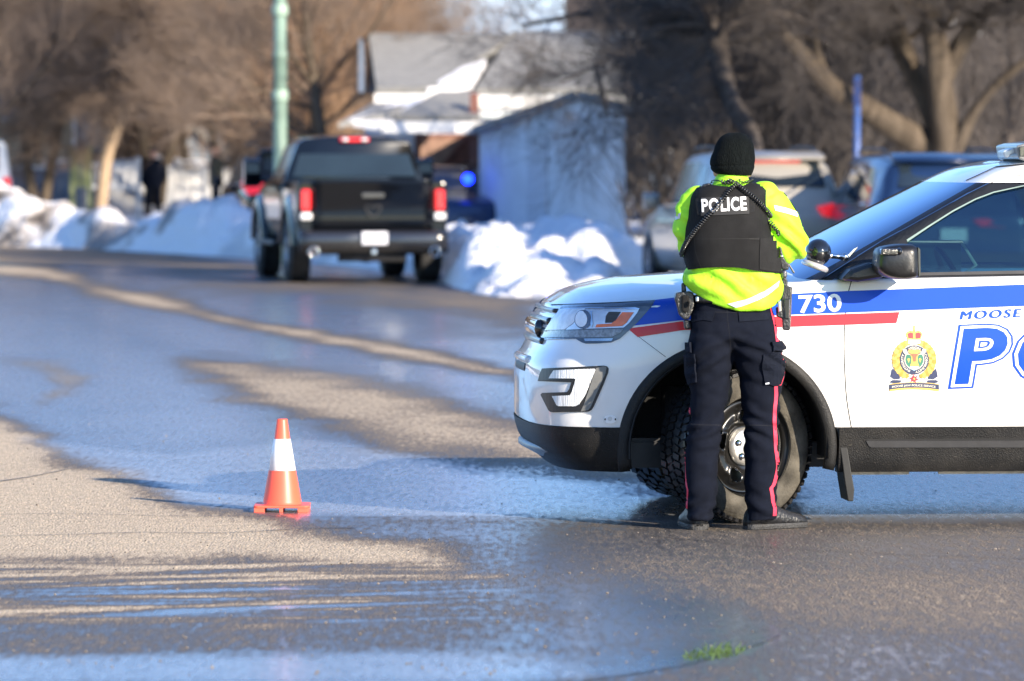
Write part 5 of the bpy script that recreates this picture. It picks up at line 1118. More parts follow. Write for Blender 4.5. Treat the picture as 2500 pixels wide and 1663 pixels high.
# ---- wheels
tyrem=pm('tyre_side',(.085,.077,.063),.85,spec=.2,var=.75,scale=9,bump=.3,bscale=80); tread=pm('tyre_tread',(.014,.013,.013),.42,var=.5,scale=30,coat=.3); rimb=pm('rim_black',(.010,.0095,.009),.3,var=.6,scale=6,coat=.35); capm=pm('centre_cap',(.62,.60,.56),.28,.7,var=.3,scale=14)
def pwheel(x,y,steer,s,detail=True):
    r=.357; wd=.245; hw=wd/2
    e=empty('wheel',(x,y,r-.001),R(steer)); e.parent=car; o=-s  # s=-1: outer side faces -y
    m=MB(); m.lathe([(.234,s*hw*.86),(.250,s*hw*1.0),(.29,s*hw*1.06),(.325,s*hw*1.02),(.341,s*hw*.9)],64,'Y'); m.lathe([(.234,-s*hw*.86),(.250,-s*hw),(.29,-s*hw*1.06),(.325,-s*hw*1.02),(.341,-s*hw*.9)],48,'Y'); m.build('tyre',tyrem,e,True)
    m=MB(); m.lathe([(.338,s*hw*.93),(.345,s*hw*.8),(.3465,0),(.345,-s*hw*.8),(.338,-s*hw*.93)],64,'Y')
    nb=58 if detail else 30
    for k in range(nb):
        for j,(yc,wy_) in enumerate(((-.42,.15),(-.22,.15),(0,.17),(.22,.15),(.42,.15))):
            a=2*PI*(k+(.5 if j%2 else 0))/nb; rr=.3495; c_=Vector((rr*math.cos(a),yc*wd,rr*math.sin(a))); M=Matrix.Rotation(-a,3,'Y')@Matrix.Rotation(R(18 if j%2 else -18),3,'X')
            hx,hy,hz=.0075,wy_*wd*.5,.36*2*PI*rr/nb; vs=[c_+M@Vector((dx*hx,dy*hy,dz*hz)) for dx in (-1,1) for dy in (-1,1) for dz in (-1,1)]
            m.add(vs,[(0,1,3,2),(4,6,7,5),(0,4,5,1),(2,3,7,6),(0,2,6,4),(1,5,7,3)])
    m.build('tread',tread,e)
    m=MB(); m.lathe([(.235,s*hw*.92),(.242,s*hw*.80),(.238,s*hw*.70),(.226,s*hw*.66),(.222,s*hw*.52),(.215,s*hw*.25),(.212,-s*hw*.8),(.235,-s*hw*.9)],64,'Y'); rm=m.build('rim',rimb,e,True)
    # pressed steel disc with five windows
    V=[];F=[];nr,na=30,140; prof=lambda q:float(np.interp(q,[0,.05,.07,.09,.11,.14,.17,.195,.205,.214],[.50,.50,.52,.40,.44,.66,.70,.52,.46,.48]))
    for i in range(nr+1):
        q=.03+(.214-.03)*i/nr
        for k in range(na):
            a=2*PI*k/na; f=(((a-R(97))/(2*PI)*5+.5)%1-.5)*2; lip=.06*math.exp(-((math.hypot((q-.150)/.036,f*q*2*PI/10/.043)-1.0)/.28)**2)
            V.append((q*math.cos(a),s*hw*(prof(q)+lip*1.6),q*math.sin(a)))
    for i in range(nr):
        for k in range(na):
            q=.03+(.214-.03)*(i+.5)/nr; a=2*PI*(k+.5)/na; f=(((a-R(97))/(2*PI)*5+.5)%1-.5)*2
            if math.hypot((q-.150)/.031,f*q*2*PI/10/.038)<1: continue
            F.append((i*na+k,i*na+(k+1)%na,(i+1)*na+(k+1)%na,(i+1)*na+k))
    mesh('wheel_disc',V,F,rimb,e,True)
    m=MB(); m.lathe([(.001,s*hw*.72),(.05,s*hw*.70),(.075,s*hw*.66),(.088,s*hw*.58),(.090,s*hw*.48)],40,'Y'); cp_=m.build('centre_cap',capm,e,True)
    m=MB()
    for k in range(5): a=2*PI*k/5+.3; c_=Vector((.056*math.cos(a),s*hw*.70,.056*math.sin(a))); m.lathe([(.001,s*.012),(.009,s*.012),(.011,s*.004),(.017,s*.002),(.019,-s*.004)],12,'Y',c=c_)
    m.build('lug_nut',chrome,cp_,True)
    m=MB(); m.lathe([(.001,s*.01),(.165,s*.01),(.165,-s*.02)],32,'Y'); m.build('brake_disc',pm('disc_metal',(.25,.23,.2),.4,.8,var=.3),e)
pwheel(.945,-.86,30,-1); pwheel(.945,.86,30,1,False); pwheel(3.79,-.87,0,-1,False); pwheel(3.79,.87,0,1,False)
m=MB(); m.tube([(.70,-.50,.28),(.70,-.50,.62)],.07,12); m.tube([(.70,-.62,.22),(.95,-.70,.26)],.05,8); m.ball((.72,-.60,.27),(.09,.09,.07)); m.build('suspension',rubber,car,True)
# ------------------------------------------------------------------ the officer
DO=23.43
def c4(x,y): return (1600+x/3.2667,300+y/3.2667)
def c5(x,y): return (1620+x/2.529,700+y/2.529)
def W4(x,y,dy=0): X,Y=c4(x,y); return P(X,Y,DO)+Vector((0,dy,0))
def W5(x,y,dy=0): X,Y=c5(x,y); return P(X,Y,DO)+Vector((0,dy,0))
f5=W5(420,1500); OFF=Vector((W5(430,1500).x,DO,0)); off=empty('person',OFF); OI=Matrix.Translation(-OFF)
tag(off,'police officer in lime jacket, black vest and toque, seen from behind at the front wheel','person')
def ring(f,l,r,b,n=36,e=2.4,dy=0,sag=0,bf=None):
    a=f(*l); c=f(*r); m=(a+c)/2; h=(c-a)/2; out=[]
    for k in range(n):
        t=2*PI*k/n; ct,st=math.cos(t),math.sin(t); x=math.copysign(abs(ct)**(2/e),ct); y=math.copysign(abs(st)**(2/e),st)
        bb=(bf if bf and y>0 else b); out.append(m+h*x+Vector((0,y*bb+dy,-(sag*max(0,-y)*(1-x*x)**.5 if sag else 0))))
    return [p-OFF for p in out]
def rows(f,rs,**kw):
    out=[]
    for r in rs:
        y,xl,xr,b=r[:4]; l,rr=(xl if isinstance(xl,tuple) else (xl,y)),(xr if isinstance(xr,tuple) else (xr,y))
        out.append(ring(f,l,rr,b,**{**kw,**(r[4] if len(r)>4 else {})}))
    return out
def smoothrows(rg,n=3):
    k=len(rg[0]); cols=[cr([tuple(r[j]) for r in rg],n) for j in range(k)]; return [[Vector(cols[j][i]) for j in range(k)] for i in range(len(cols[0]))]
def wrinkle(me,fn):
    me.update(); 
    for v in me.vertices:
        v.co+=v.normal*fn(v.co)
    me.update()
navy=pm('navy_cloth',(.0055,.0075,.015),.85,var=.2,scale=25,bump=.35,bscale=900,spec=.12)
lime=pm('lime_cloth',(.42,.88,.035),.6,var=.06,scale=5,bump=.12,bscale=60,spec=.3); skin=pm('skin',(.62,.34,.25),.5,var=.08,scale=14)
vestm=pm('vest_black',(.014,.014,.0145),.8,var=.25,scale=14,bump=.3,bscale=500,spec=.15); knit=pm('knit_black',(.006,.008,.008),.95,var=.3,scale=40,bump=.9,bscale=220,stretch=(1,1,.25),spec=.1); leather=pm('duty_leather',(.014,.014,.015),.28,var=.3,scale=14,bump=.3,bscale=140,coat=.3)
refl=pm('reflective_tape',(.62,.64,.70),.35,var=.05,scale=60); redt=pm('red_braid',(.78,.045,.09),.6,var=.1,scale=40); shoem=pm('shoe_black',(.012,.0125,.014),.42,var=.5,scale=16,bump=.3,bscale=70); solem=pm('sole_grey',(.035,.035,.035),.65,var=.4,scale=20,bump=.5,bscale=90)
# body under the clothes: one continuous figure
m=MB()
hc=W4(615,320)-OFF
m.ball(hc+Vector((0,.005,0)),(.077,.098,.115),20,14); m.ball(hc+Vector((0,.05,-.075)),(.052,.055,.05))       # skull and jaw
m.tube([hc+Vector((0,-.02,-.06)),W4(612,500)-OFF],[.062,.068],16)
for s in (-1,1): m.ball(hc+Vector((s*.080,.0,-.035)),(.012,.02,.032),10,8); m.ball(hc+Vector((s*.03,.095,-.0)),(.014,.008,.008),8,6)   # ears, eyes
m.ball(hc+Vector((0,.115,-.03)),(.014,.022,.024),10,8); m.ball(hc+Vector((0,.10,-.068)),(.025,.012,.008),8,6); m.ball(hc+Vector((0,.093,-.095)),(.02,.015,.015),8,6)
m.rings(rows(W4,[(490,560,670,.06),(560,370,850,.09),(700,320,850,.11),(900,310,880,.12),(1150,320,930,.12),(1300,320,930,.12),(1420,330,930,.11)]))
ARM_R=[(900,600,0,.055),(965,720,0,.055),(1030,840,0,.052),(1078,950,.02,.045),(1080,990,.05,.045),(1060,985,.14,.042),(1010,950,.24,.034),(980,925,.30,.028)]
ARM_L=[(310,610,0,.05),(275,700,0,.05),(268,800,0,.048),(268,900,.0,.045),(285,990,.03,.042),(310,1000,.09,.04),(370,960,.2,.033),(420,930,.28,.028)]
for A in (ARM_R,ARM_L): q=cr([(*(W4(x,y,d)-OFF),r) for x,y,d,r in A],3); m.tube([p[:3] for p in q],[p[3] for p in q],14)
for s,(x,y,d) in ((-1,(980,920,.31)),(1,(420,925,.29))):       # curled hands in front of the chest, held together over a notebook
    c=W4(x,y,d)-OFF; m.ball(c+Vector((s*.02,.035,.0)),(.042,.045,.018),14,8,M=Matrix.Rotation(s*.5,3,'Z'))
    for k in range(4):
        L_=(.030,.034,.032,.026)[k]; b0=c+Vector((s*(.045-.004*k),.062-.019*k+.012,.004)); m.tube([b0,b0+Vector((s*L_*.8,.012,.004)),b0+Vector((s*(L_*1.3),.010,-.014)),b0+Vector((s*L_*1.2,.004,-.034))],[.0095,.009,.0085,.0075],8)
    m.tube([c+Vector((0,.05,.01)),c+Vector((s*.018,.085,.022)),c+Vector((s*.045,.098,.018))],[.012,.0105,.009],8)
m.rings(rows(W5,[(60,200,640,.10),(240,195,660,.10),(330,240,620,.07),(360,300,560,.04)]))
m.rings(rows(W5,[(330,190,390,.09),(600,200,385,.08),(800,200,350,.065),(860,200,335,.06),(1000,170,315,.065),(1200,175,300,.05),(1380,195,250,.035),(1440,200,250,.033)])); m.rings(rows(W5,[(330,450,680,.09),(600,490,690,.08),(800,510,690,.065),(900,520,690,.06),(1050,530,680,.065),(1200,530,670,.05),(1380,570,630,.035),(1440,575,630,.033)]))
link('body',fuse(m,.010,4),skin,off)
# trousers
m=MB()
m.rings(smoothrows(rows(W5,[(70,188,660,.115),(100,182,668,.125),(150,174,680,.135),(220,168,692,.146),(290,160,704,.148),(330,158,708,.136),(365,180,690,.11),(395,240,620,.075),(415,330,510,.04)],e=2.5)))
LL=[(270,175,425,.12),(310,160,432,.145),(350,146,434,.152),(400,136,428,.150),(460,134,420,.138),(530,138,412,.122),(590,146,406,.112),(630,163,402,.106),(700,163,392,.10),(800,159,372,.094),(860,154,359,.092),(950,139,348,.095),(1050,128,340,.096),(1150,131,335,.094),(1250,134,330,.092),(1330,138,322,.09),(1400,143,305,.088),(1436,150,293,.086)]
RL=[(270,405,690,.12),(310,404,705,.145),(350,408,722,.152),(400,416,738,.150),(450,432,746,.138),(520,454,746,.122),(590,468,734,.112),(640,472,724,.106),(700,475,720,.10),(800,486,714,.094),(860,494,710,.092),(950,498,706,.095),(1050,501,705,.096),(1150,502,705,.094),(1250,501,702,.092),(1330,505,700,.09),(1400,511,699,.088),(1444,516,695,.088)]
for LG in (LL,RL): m.rings(smoothrows(rows(W5,LG,e=2.3)))
tme=fuse(m,.0085,7)
zc=(W5(400,420)-OFF).z; xc=(W5(418,420)-OFF).x; zh=(W5(300,1440)-OFF).z; zk=(W5(300,860)-OFF).z
def tw(c):
    a=.008*noise.noise(Vector((c.x*7,c.y*7,c.z*13)))+.0045*noise.noise(Vector((c.x*18,c.y*18,c.z*34)))
    dk=math.exp(-((c.z-zk)/.10)**2)+.9*math.exp(-((c.z-zc)/.10)**2)+1.0*math.exp(-((c.z-zh-.03)/.09)**2)
    s=1 if c.x>xc else -1
    a+=dk*.014*math.sin((c.z*85+s*c.x*48)+4*noise.noise(Vector((c.x*5,0,c.z*5))))*(.5+.5*noise.noise(Vector((c.x*12,c.y*8,c.z*10+3))))
    return a
wrinkle(tme,tw); tro=link('trousers',tme,navy,off)
TB=BVHTree.FromPolygons([v.co+OFF for v in tme.vertices],[tuple(p.vertices) for p in tme.polygons])
def tp(name,pts,mat,off_=.002,step=6,thick=0,f=c5,bvh=None,par=None): return patch(name,[f(*p) for p in pts],bvh or TB,mat,par or tro,OI,off_,step,thick)
def band(pts,w): return [(x-w/2,y) for x,y in pts]+[(x+w/2,y) for x,y in pts[::-1]]
tp('side_stripe',band(cr([(661,108),(676,180),(690,240),(697,300),(703,345)],3),19),redt)
tp('side_stripe',band(cr([(722,395),(738,430),(741,480),(737,530),(727,575),(714,608)],3),14),redt,.004)
tp('side_stripe',band(cr([(692,614),(694,660),(692,700),(686,760),(684,820),(686,880),(690,930),(692,1000),(699,1050),(704,1100),(700,1140),(690,1185),(678,1225),(664,1245),(671,1290),(675,1330),(686,1370),(684,1414)],3),21),redt)
tp('side_stripe',band(cr([(160,735),(163,775),(159,812)],3),9),redt); tp('side_stripe',band(cr([(136,905),(131,1000),(133,1100),(137,1180),(146,1240),(150,1260),(146,1330),(143,1412)],3),10),redt)
pk=pm('navy_flap',(.007,.0095,.018),.8,var=.2,scale=25,bump=.3,bscale=900,spec=.12)
tp('pocket_flap',[(176,150),(240,152),(322,150),(300,214),(250,206),(178,222)],pk,.006,8,.006); tp('pocket_flap',[(460,155),(560,160),(655,162),(648,205),(560,212),(468,218)],pk,.006,8,.006)
tp('cargo_pocket',[(615,420),(735,400),(742,470),(735,540),(715,600),(680,612),(625,592),(608,500)],pk,.010,8,.012); tp('cargo_flap',[(662,338),(715,345),(742,378),(744,408),(700,398),(668,402)],pk,.016,8,.010)
tp('cargo_pocket',[(136,425),(196,415),(206,590),(160,600),(142,540)],pk,.010,8,.012); tp('cargo_flap',[(142,350),(178,342),(180,410),(136,405)],pk,.016,8,.010)
tp('pocket_label',[(628,588),(650,586),(650,598),(628,600)],refl,.012,8)
sm_=pm('seam',(.008,.009,.015),.9); tp('seam',band(cr([(390,98),(396,200),(408,300),(415,390)],3),3),sm_,.0015); tp('seam',[(172,156),(400,160),(650,166),(650,163),(400,157),(172,153)],sm_,.0015)
tp('knee_seam',[(168,850),(355,854),(355,857),(168,853)],sm_,.0012); tp('knee_seam',[(496,852),(705,858),(705,861),(496,855)],sm_,.0012)
# jacket
m=MB()
m.rings(smoothrows(rows(W4,[(500,450,765,.085),(520,395,825,.105),(545,345,880,.125),(590,305,905,.145),(650,285,900,.155),(720,275,890,.162),(800,262,895,.168),(900,250,925,.172),(1000,250,960,.172),(1090,252,978,.168),(1160,250,990,.165),(1200,(236,1200),(1010,1200),.168),(1240,(228,1240),(1025,1232),.172),(1285,(232,1285),(1018,1280),.172),(1320,(248,1325),(1010,1345),.168,dict(sag=.012)),(1345,(275,1352),(1000,1400),.164,dict(sag=.03)),(1365,(310,1368),(975,1440),.158,dict(sag=.045)),(1372,(335,1370),(960,1445),.140,dict(sag=.05))],e=2.6)))
for A,k in ((ARM_R,((.078,.083,.085,.082,.074,.068,.058,.050))),(ARM_L,((.062,.064,.072,.064,.056,.058,.052,.046)))):
    q=cr([(*(W4(x,y,d)-OFF),r2) for (x,y,d,r),r2 in zip(A[:7],k)],4); m.tube([p[:3] for p in q],[p[3] for p in q],20)
m.ball(W4(870,560)-OFF,(.07,.075,.055),14,10); m.ball(W4(335,590)-OFF,(.06,.07,.05),14,10)
m.rings(smoothrows(rows(W4,[(405,515,705,.080),(425,486,735,.088),(465,470,748,.094),(505,452,765,.10),(540,440,780,.11)],e=2.1)))
jme=fuse(m,.0085,6)
z1=(W4(0,1250)-OFF).z; er=W4(1080,960)-OFF; el=W4(268,920)-OFF
def jw(c):
    a=.007*noise.noise(Vector((c.x*8,c.y*8,c.z*11)))+.004*noise.noise(Vector((c.x*20,c.y*20,c.z*24)))
    kr=math.exp(-((c-er).length/.13)**2)+math.exp(-((c-el).length/.13)**2)
    a+=kr*.013*math.sin(c.z*62+c.x*55+3*noise.noise(c*8))
    a+=.011*math.exp(-((c.z-z1)/.10)**2)*math.sin(c.x*38+c.z*46+4*noise.noise(Vector((c.x*4,c.y*4,c.z*3))))
    return a
wrinkle(jme,jw); jac=link('jacket',jme,lime,off)
JB=BVHTree.FromPolygons([v.co+OFF for v in jme.vertices],[tuple(p.vertices) for p in jme.polygons])
def jp(name,pts,mat,off_=.003,step=6,thick=0,par=None): return tp(name,pts,mat,off_,step,thick,c4,JB,par or jac)
jp('sleeve_stripe',[(945,658),(1040,680),(1135,712),(1132,752),(1040,722),(956,700)],refl); jp('sleeve_stripe',[(140,742),(205,718),(200,762),(138,786)],refl)
jp('hem_stripe',cr([(575,1442),(680,1420),(790,1380),(880,1335),(985,1258)],3)+cr([(978,1302),(890,1375),(790,1425),(690,1462),(640,1472)],3),refl,.004); jp('hem_stripe',[(240,1302),(270,1318),(288,1336),(262,1334)],refl,.004)
jp('piping',band(cr([(1020,560),(1060,605),(1095,660),(1128,712)],3),5),vestm,.003)
# vest: carrier shell over the jacket
smooth_b=None
m=MB(); m.rings(smoothrows(rows(W4,[(490,440,775,.10),(515,360,855,.125),(545,315,880,.145),(600,288,880,.166),(700,270,880,.178),(800,255,895,.184),(900,238,930,.188),(1000,236,968,.188),(1100,244,985,.184),(1165,262,985,.180),(1215,285,990,.178)],e=2.7)))
vme=fuse(m,.009,5); 
def vw(c): return .0022*noise.noise(Vector((c.x*9,c.y*9,c.z*13)))+.0025*math.sin(c.z*40+c.x*10)*max(0,noise.noise(c*3))
wrinkle(vme,vw)
VB=BVHTree.FromPolygons([v.co+OFF for v in vme.vertices],[tuple(p.vertices) for p in vme.polygons])
def vp(name,pts,mat,off_=.003,step=8,thick=0,par=None): return tp(name,pts,mat,off_,step,thick,c4,VB,par)
back=cr([(345,522),(395,488),(438,474),(446,500),(470,512),(600,524),(700,514),(752,492),(800,498),(868,520)],3)+cr([(868,520),(866,600),(860,690),(880,780),(925,880),(968,955),(982,1050),(984,1200)],3)[1:]+cr([(984,1200),(900,1192),(800,1180),(700,1160),(590,1150),(430,1152),(276,1166)],3)[1:]+cr([(276,1166),(248,1100),(242,1000),(244,920),(262,820),(276,740),(288,640),(305,570),(345,522)],3)[1:-1]
vest=vp('vest',back,vestm,.010,6,.024,par=off)
vp('side_strap',[(825,925),(940,925),(975,960),(984,1060),(982,1190),(880,1180),(822,1165)],pm('vest_panel',(.019,.019,.0195),.85,var=.15,scale=20,bump=.3,bscale=500,spec=.15),.014,10,.004,vest)
vp('vest_seam',band(cr([(325,920),(328,1000),(345,1070),(375,1145)],3),4),gapm,.0115,8,0,vest); vp('vest_seam',[(258,925),(820,922),(820,926),(258,929)],gapm,.0112,8,0,vest); vp('vest_seam',[(740,925),(822,930),(820,934),(740,929)],gapm,.0112,8,0,vest)
vp('vest_edge',band(cr([(860,560),(862,690),(882,790),(930,890),(966,960)],3),7),pm('edge_binding',(.015,.015,.015),.7),.0118,8,.002,vest)
vp('hook_panel',[(335,610),(785,600),(782,712),(730,730),(350,735)],pm('hook_fabric',(.016,.016,.017),.95,var=.4,scale=90,bump=.6,bscale=900),.0125,8,.003,vest)
pt=vp('name_panel',[(380,604),(736,597),(738,728),(378,746)],pm('panel_black',(.022,.022,.023),.8,var=.1,scale=90),.016,8,.004,vest)
text_patch('lettering','POLICE',linefn(c4(390,714),c4(718,697),94/3.2667),VB,pm('letter_white',(.80,.80,.80),.5,var=.03),pt,OI,.0178,6,offset=.035,space=1.12)
# coiled cords
def surf(x,y,lift=.022):
    X,Y=c4(x,y); d=ray(X,Y); best=None
    for B in (VB,JB):
        h=B.ray_cast(CAMLOC,d,60)
        if h[0] is not None and (best is None or h[3]<best[3]): best=h
    if best is None: return P(X,Y,DO)-OFF
    n=best[1]; n=-n if n.dot(d)>0 else n
    return best[0]+n*lift-OFF
cordm=pm('cord_black',(.018,.018,.019),.3,coat=.4)
def coil(pts,rad=.0088,pitch=.0120,th=.0034,name='coiled_cord',lift=.022):
    p=[surf(x,y,lift) for x,y in cr(pts,6)]; L_=[0]
    for a,b in zip(p,p[1:]): L_.append(L_[-1]+(b-a).length)
    n=int(L_[-1]/pitch*9); out=[]
    for i in range(n):
        s=L_[-1]*i/n; k=min(max(int(np.searchsorted(L_,s))-1,0),len(p)-2); t=(s-L_[k])/max(L_[k+1]-L_[k],1e-6); c=p[k].lerp(p[k+1],t); T=(p[k+1]-p[k]).normalized(); a=T.cross(Vector((0,1,0))).normalized(); b=T.cross(a); an=2*PI*i/9
        out.append(c+(a*math.cos(an)+b*math.sin(an))*rad)
    m=MB(); m.tube(out,th,5); m.build(name,cordm,vest,True)
coil([(548,482),(600,500),(650,520),(720,570),(790,625),(845,690),(880,745),(930,800),(975,850),(998,880)])
coil([(648,522),(590,562),(530,635),(470,705),(400,785),(330,880),(285,945),(258,1000),(243,1050)])
coil([(665,498),(700,485),(745,470)],.0055,.011,.002)
m=MB(); m.tube([surf(x,y,.016) for x,y in cr([(440,478),(490,470),(530,476),(560,490)],3)],.0028,6); m.tube([surf(x,y,.02) for x,y in ((243,1050),(240,1090),(250,1130),(246,1160))],.0025,6); m.build('radio_wire',cordm,vest,True)
m=MB(); m.prism([(p.x,p.z) for p in (W4(x,y)-OFF for x,y in ((352,515),(375,490),(425,478),(432,500),(390,520)))],-.09,.02); m.build('shoulder_clip',leather,vest,bevel=.008)
# toque
m=MB(); HT=[(76,(590,80),(668,77),.022),(84,(556,90),(706,88),.05),(104,(522,112),(738,110),.078),(138,(495,145),(768,140),.102),(180,(474,190),(784,182),.114),(225,(462,232),(790,226),.119),(250,(448,262),(792,250),.121),(290,(435,305),(796,290),.124),(322,(437,335),(793,322),.122),(335,(443,345),(790,335),.119),(356,(441,362),(791,352),.123),(380,(452,382),(785,376),.121),(402,(470,398),(776,398),.116),(424,(500,412),(764,420),.108)]
rg=smoothrows(rows(W4,[(a,l,r,b,dict(dy=.008)) for a,l,r,b in HT],e=2.15,n=56),3)
zt=rg[0][0].z
for r_ in rg:
    for k,p in enumerate(r_):
        a=2*PI*k/56; f=.0018*noise.noise(Vector((math.cos(a)*2,math.sin(a)*2,p.z*30))); c=sum(r_,Vector())/len(r_)
        d=p-c; d.z=0; f-=.004*math.exp(-((zt-p.z)/.045)**2)*(abs(math.sin(a*2.5+.5))<.18)
        p+=d.normalized()*f
m.rings(rg,True); tq=m.build('toque',knit,off,True)
# collar fold
m=MB(); m.rings(smoothrows(rows(W4,[(398,520,702,.084),(410,498,724,.090),(440,484,740,.094),(455,478,744,.094)],e=2.1)),False); m.build('collar',lime,jac,True)
# duty belt and what hangs from it
m=MB(); m.rings(rows(W4,[(1372,292,985,.150),(1380,288,990,.156),(1424,292,985,.156),(1432,298,980,.150)],e=2.5)); belt=m.build('duty_belt',leather,off,True)
def chunk(name,pts,y0,y1,mat,par,f=W4,bev=.006): m=MB(); q=[f(x,y)-OFF for x,y in pts]; m.prism([(p.x,p.z) for p in q],y0,y1); return m.build(name,mat,par,bevel=bev)
ph=chunk('pouch',[(160,1352),(200,1345),(262,1340),(300,1352),(306,1440),(292,1500),(262,1562),(225,1566),(186,1530),(166,1450),(150,1400)],-.075,.06,leather,belt)
chunk('pouch_tube',[(204,1275),(238,1272),(246,1350),(206,1352)],-.05,-.01,leather,ph,bev=.008); chunk('pouch_snap',[(310,1378),(336,1376),(340,1420),(312,1424)],-.155,-.135,chrome,belt,bev=.006)
chunk('pouch_flap',[(205,1372),(260,1368),(268,1430),(262,1500),(236,1512),(206,1500)],-.092,-.07,vestm,ph,bev=.008); chunk('magazine_pouch',[(120,205),(166,205),(170,262),(126,262)],-.05,.03,leather,belt,W5,.01)
hs=chunk('holster',[(1000,1310),(1040,1290),(1080,1312),(1085,1400),(1078,1560),(1074,1640),(1060,1655),(1012,1650),(1008,1560),(965,1545),(958,1470),(1000,1460)],-.055,.03,leather,belt)
pg=chunk('pistol_grip',[(985,1252),(1000,1236),(1040,1236),(1052,1262),(1050,1330),(1010,1340),(1000,1300),(984,1285)],-.045,-.01,leather,hs); chunk('pistol_slide',[(1022,1400),(1068,1398),(1064,1560),(1026,1560)],-.068,-.05,blackg,hs,bev=.004)
chunk('holster_strap',[(1076,1306),(1090,1312),(1084,1470),(1072,1470)],-.03,.0,leather,hs,bev=.003); chunk('holster_clip',[(965,1415),(995,1412),(998,1500),(975,1510)],-.09,-.06,chrome,hs,bev=.004)
rd=chunk('radio',[(978,985),(1000,990),(1014,1060),(1040,1110),(1062,1120),(1056,1172),(1004,1172),(985,1100)],-.07,-.02,leather,belt); chunk('radio_knob',[(986,1050),(1012,1048),(1014,1070),(990,1074)],-.085,-.06,chrome,rd,bev=.004)
chunk('flashlight',[(990,1172),(1044,1170),(1046,1240),(996,1242)],-.07,-.03,pm('torch_metal',(.10,.10,.11),.25,.7,coat=.5),belt,bev=.012); chunk('radio_clip',[(1050,1125),(1062,1120),(1108,1192),(1096,1202)],-.06,-.045,leather,rd,bev=.003)
# shoes
def shoe(x,y,ang,L=.30):
    c=W5(x,y)-OFF; e=empty('shoe',(c.x,c.y,-.0),ang); e.parent=off
    m=MB(); st=[(-.045,.016,.05,.06),(-.035,.034,.05,.085),(-.01,.046,.05,.108),(.04,.050,.05,.125),(.09,.049,.05,.122),(.14,.050,.05,.098),(.19,.050,.05,.080),(.24,.049,.05,.068),(.27,.040,.05,.056),(.288,.020,.045,.042)]
    rg=[]
    for yy,w_,_,h in cr(st,3):
        rg.append([(w_*math.copysign(abs(math.cos(t))**.8,math.cos(t)),yy,.018+(h-.018)*max(0,math.sin(t))**.7 if math.sin(t)>0 else .018) for t in [2*PI*k/20 for k in range(20)]])
    m.rings(rg); m.build('shoe_upper',shoem,e,True)
    m=MB(); rg=[]
    for zz,g in ((.0,.96),(.004,1.06),(.016,1.10),(.026,1.06)):
        r_=[(w_*g,yy) for yy,w_,_,_ in cr(st,3)]; rg.append([(x_,y_,zz) for x_,y_ in r_]+[(-x_,y_,zz) for x_,y_ in r_[::-1]])
    m.rings(rg); 
    m.build('sole',solem,e)
    m=MB()
    for k in range(5): yy=.12+.022*k; m.tube([(-.022,yy,.098-.012*k),(0,yy,.106-.012*k),(.022,yy,.098-.012*k)],.0025,5)
    m.build('laces',pm('lace',(.02,.02,.02),.8),e,True)
shoe(212,1470,R(8)); shoe(556,1475,R(-58),.3)

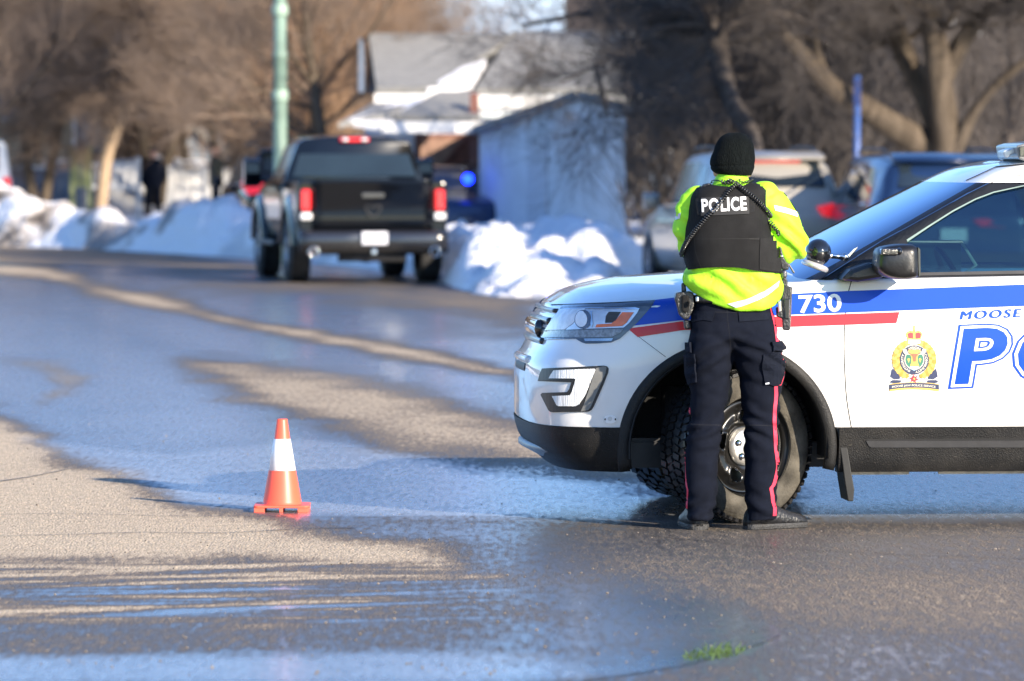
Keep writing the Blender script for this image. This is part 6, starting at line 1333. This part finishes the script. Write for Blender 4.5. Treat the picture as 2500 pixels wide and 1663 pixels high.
# ------------------------------------------------------------------ people far down the street
def stander(label,x,D,h,face,cloth,pants,pose='down',z0=.05):
    px=Q(x,400,D).x; t=empty('person',(px,D,z0),face); k=h/1.8
    hat=pm('dark_cap',(.02,.02,.025),.8)
    def V(a,b,c): return Vector((a,b,c))*k
    m=MB(); m.ball(V(0,0,1.68),Vector((.078,.095,.115))*k,14,10); m.tube([V(0,-.01,1.60),V(0,0,1.45)],.06*k,10); m.ball(V(0,.10,1.66),.018*k,6,5)
    for s in (-1,1): m.ball(V(s*.08,0,1.66),(.012,.02,.03),6,5)
    m.rings([[V(a*math.cos(q),b*math.sin(q),z) for q in [2*PI*j/16 for j in range(16)]] for a,b,z in ((.05,.05,1.5),(.18,.10,1.42),(.16,.11,1.2),(.15,.10,.95))])
    if pose=='down': arms=[[V(s*.19,0,1.42),V(s*.25,.0,1.15),V(s*.22,.10,.93),V(s*.12,.16,.95)] for s in (-1,1)]
    else: arms=[[V(s*.19,0,1.42),V(s*.22,.22,1.32),V(s*.12,.44,1.48),V(s*.06,.52,1.52)] for s in (-1,1)]
    for a in arms:
        m.tube(cr(a,3),.04*k,10); e_=a[-1]
        for j in range(5): m.tube([e_,e_+V(.0,.07,.03-.015*j),e_+V(-.02,.09,.02-.015*j)],.011*k,6)
    for s in (-1,1): m.tube([V(s*.09,0,.95),V(s*.11,0,.5),V(s*.12,-.02,.08),V(s*.13,.1,.04)],[.085*k,.06*k,.045*k,.045*k],10)
    link('body',fuse(m,.014,3),skin,t)
    m=MB(); m.rings(smoothrows([[V(a*math.cos(q),b*math.sin(q),z) for q in [2*PI*j/20 for j in range(20)]] for a,b,z in ((.08,.08,1.53),(.21,.13,1.45),(.23,.15,1.3),(.21,.15,1.1),(.22,.16,.95),(.23,.17,.80))],2))
    for a in arms: q=cr(a,3); m.tube(q[:-2],[.075*k]*4+[.065*k]*(len(q)-6),12)
    link('coat',fuse(m,.016,5),cloth,t)
    m=MB(); m.rings([[V(a*math.cos(q),b*math.sin(q),z) for q in [2*PI*j/20 for j in range(20)]] for a,b,z in ((.17,.13,.95),(.19,.14,.82))])
    for s in (-1,1): m.tube([V(s*.09,0,.9),V(s*.11,0,.5),V(s*.12,-.01,.1)],[.10*k,.08*k,.075*k],14)
    link('trousers',fuse(m,.016,4),pants,t)
    m=MB(); m.ball(V(0,-.01,1.73),Vector((.088,.105,.085))*k,14,8); m.build('cap',hat,t,True)
    if pose!='down': pass
    return tag(t,label,'person')
dk=pm('dark_navy_coat',(.008,.011,.020),.8,spec=.1,var=.2); dp=pm('dark_green_coat',(.020,.026,.020),.8,var=.2)
s1=stander('person in dark navy uniform standing on the snow before a forked tree',352,129,1.80,R(10),dk,dk,'down')
s2=stander('person in dark coat beside the black SUV, both arms raised holding a camera',497,124,1.82,R(-78),dp,dk,'up',.1)
s1.scale=(1.18,1.18,1.0); s2.scale=(1.1,1.1,1)
cmx=Q(545,388,124); o=MB().box((0,0,0),(.14,.10,.10)).tube([(-.0,.0,0),(.13,0,0)],.04,12); t=o.build('camera',blackp,None,bevel=.01); t.location=Vector((Q(497,388,124).x+.60,124.1,1.68)); tag(t,'small black camera held up by the person with both arms raised','camera')
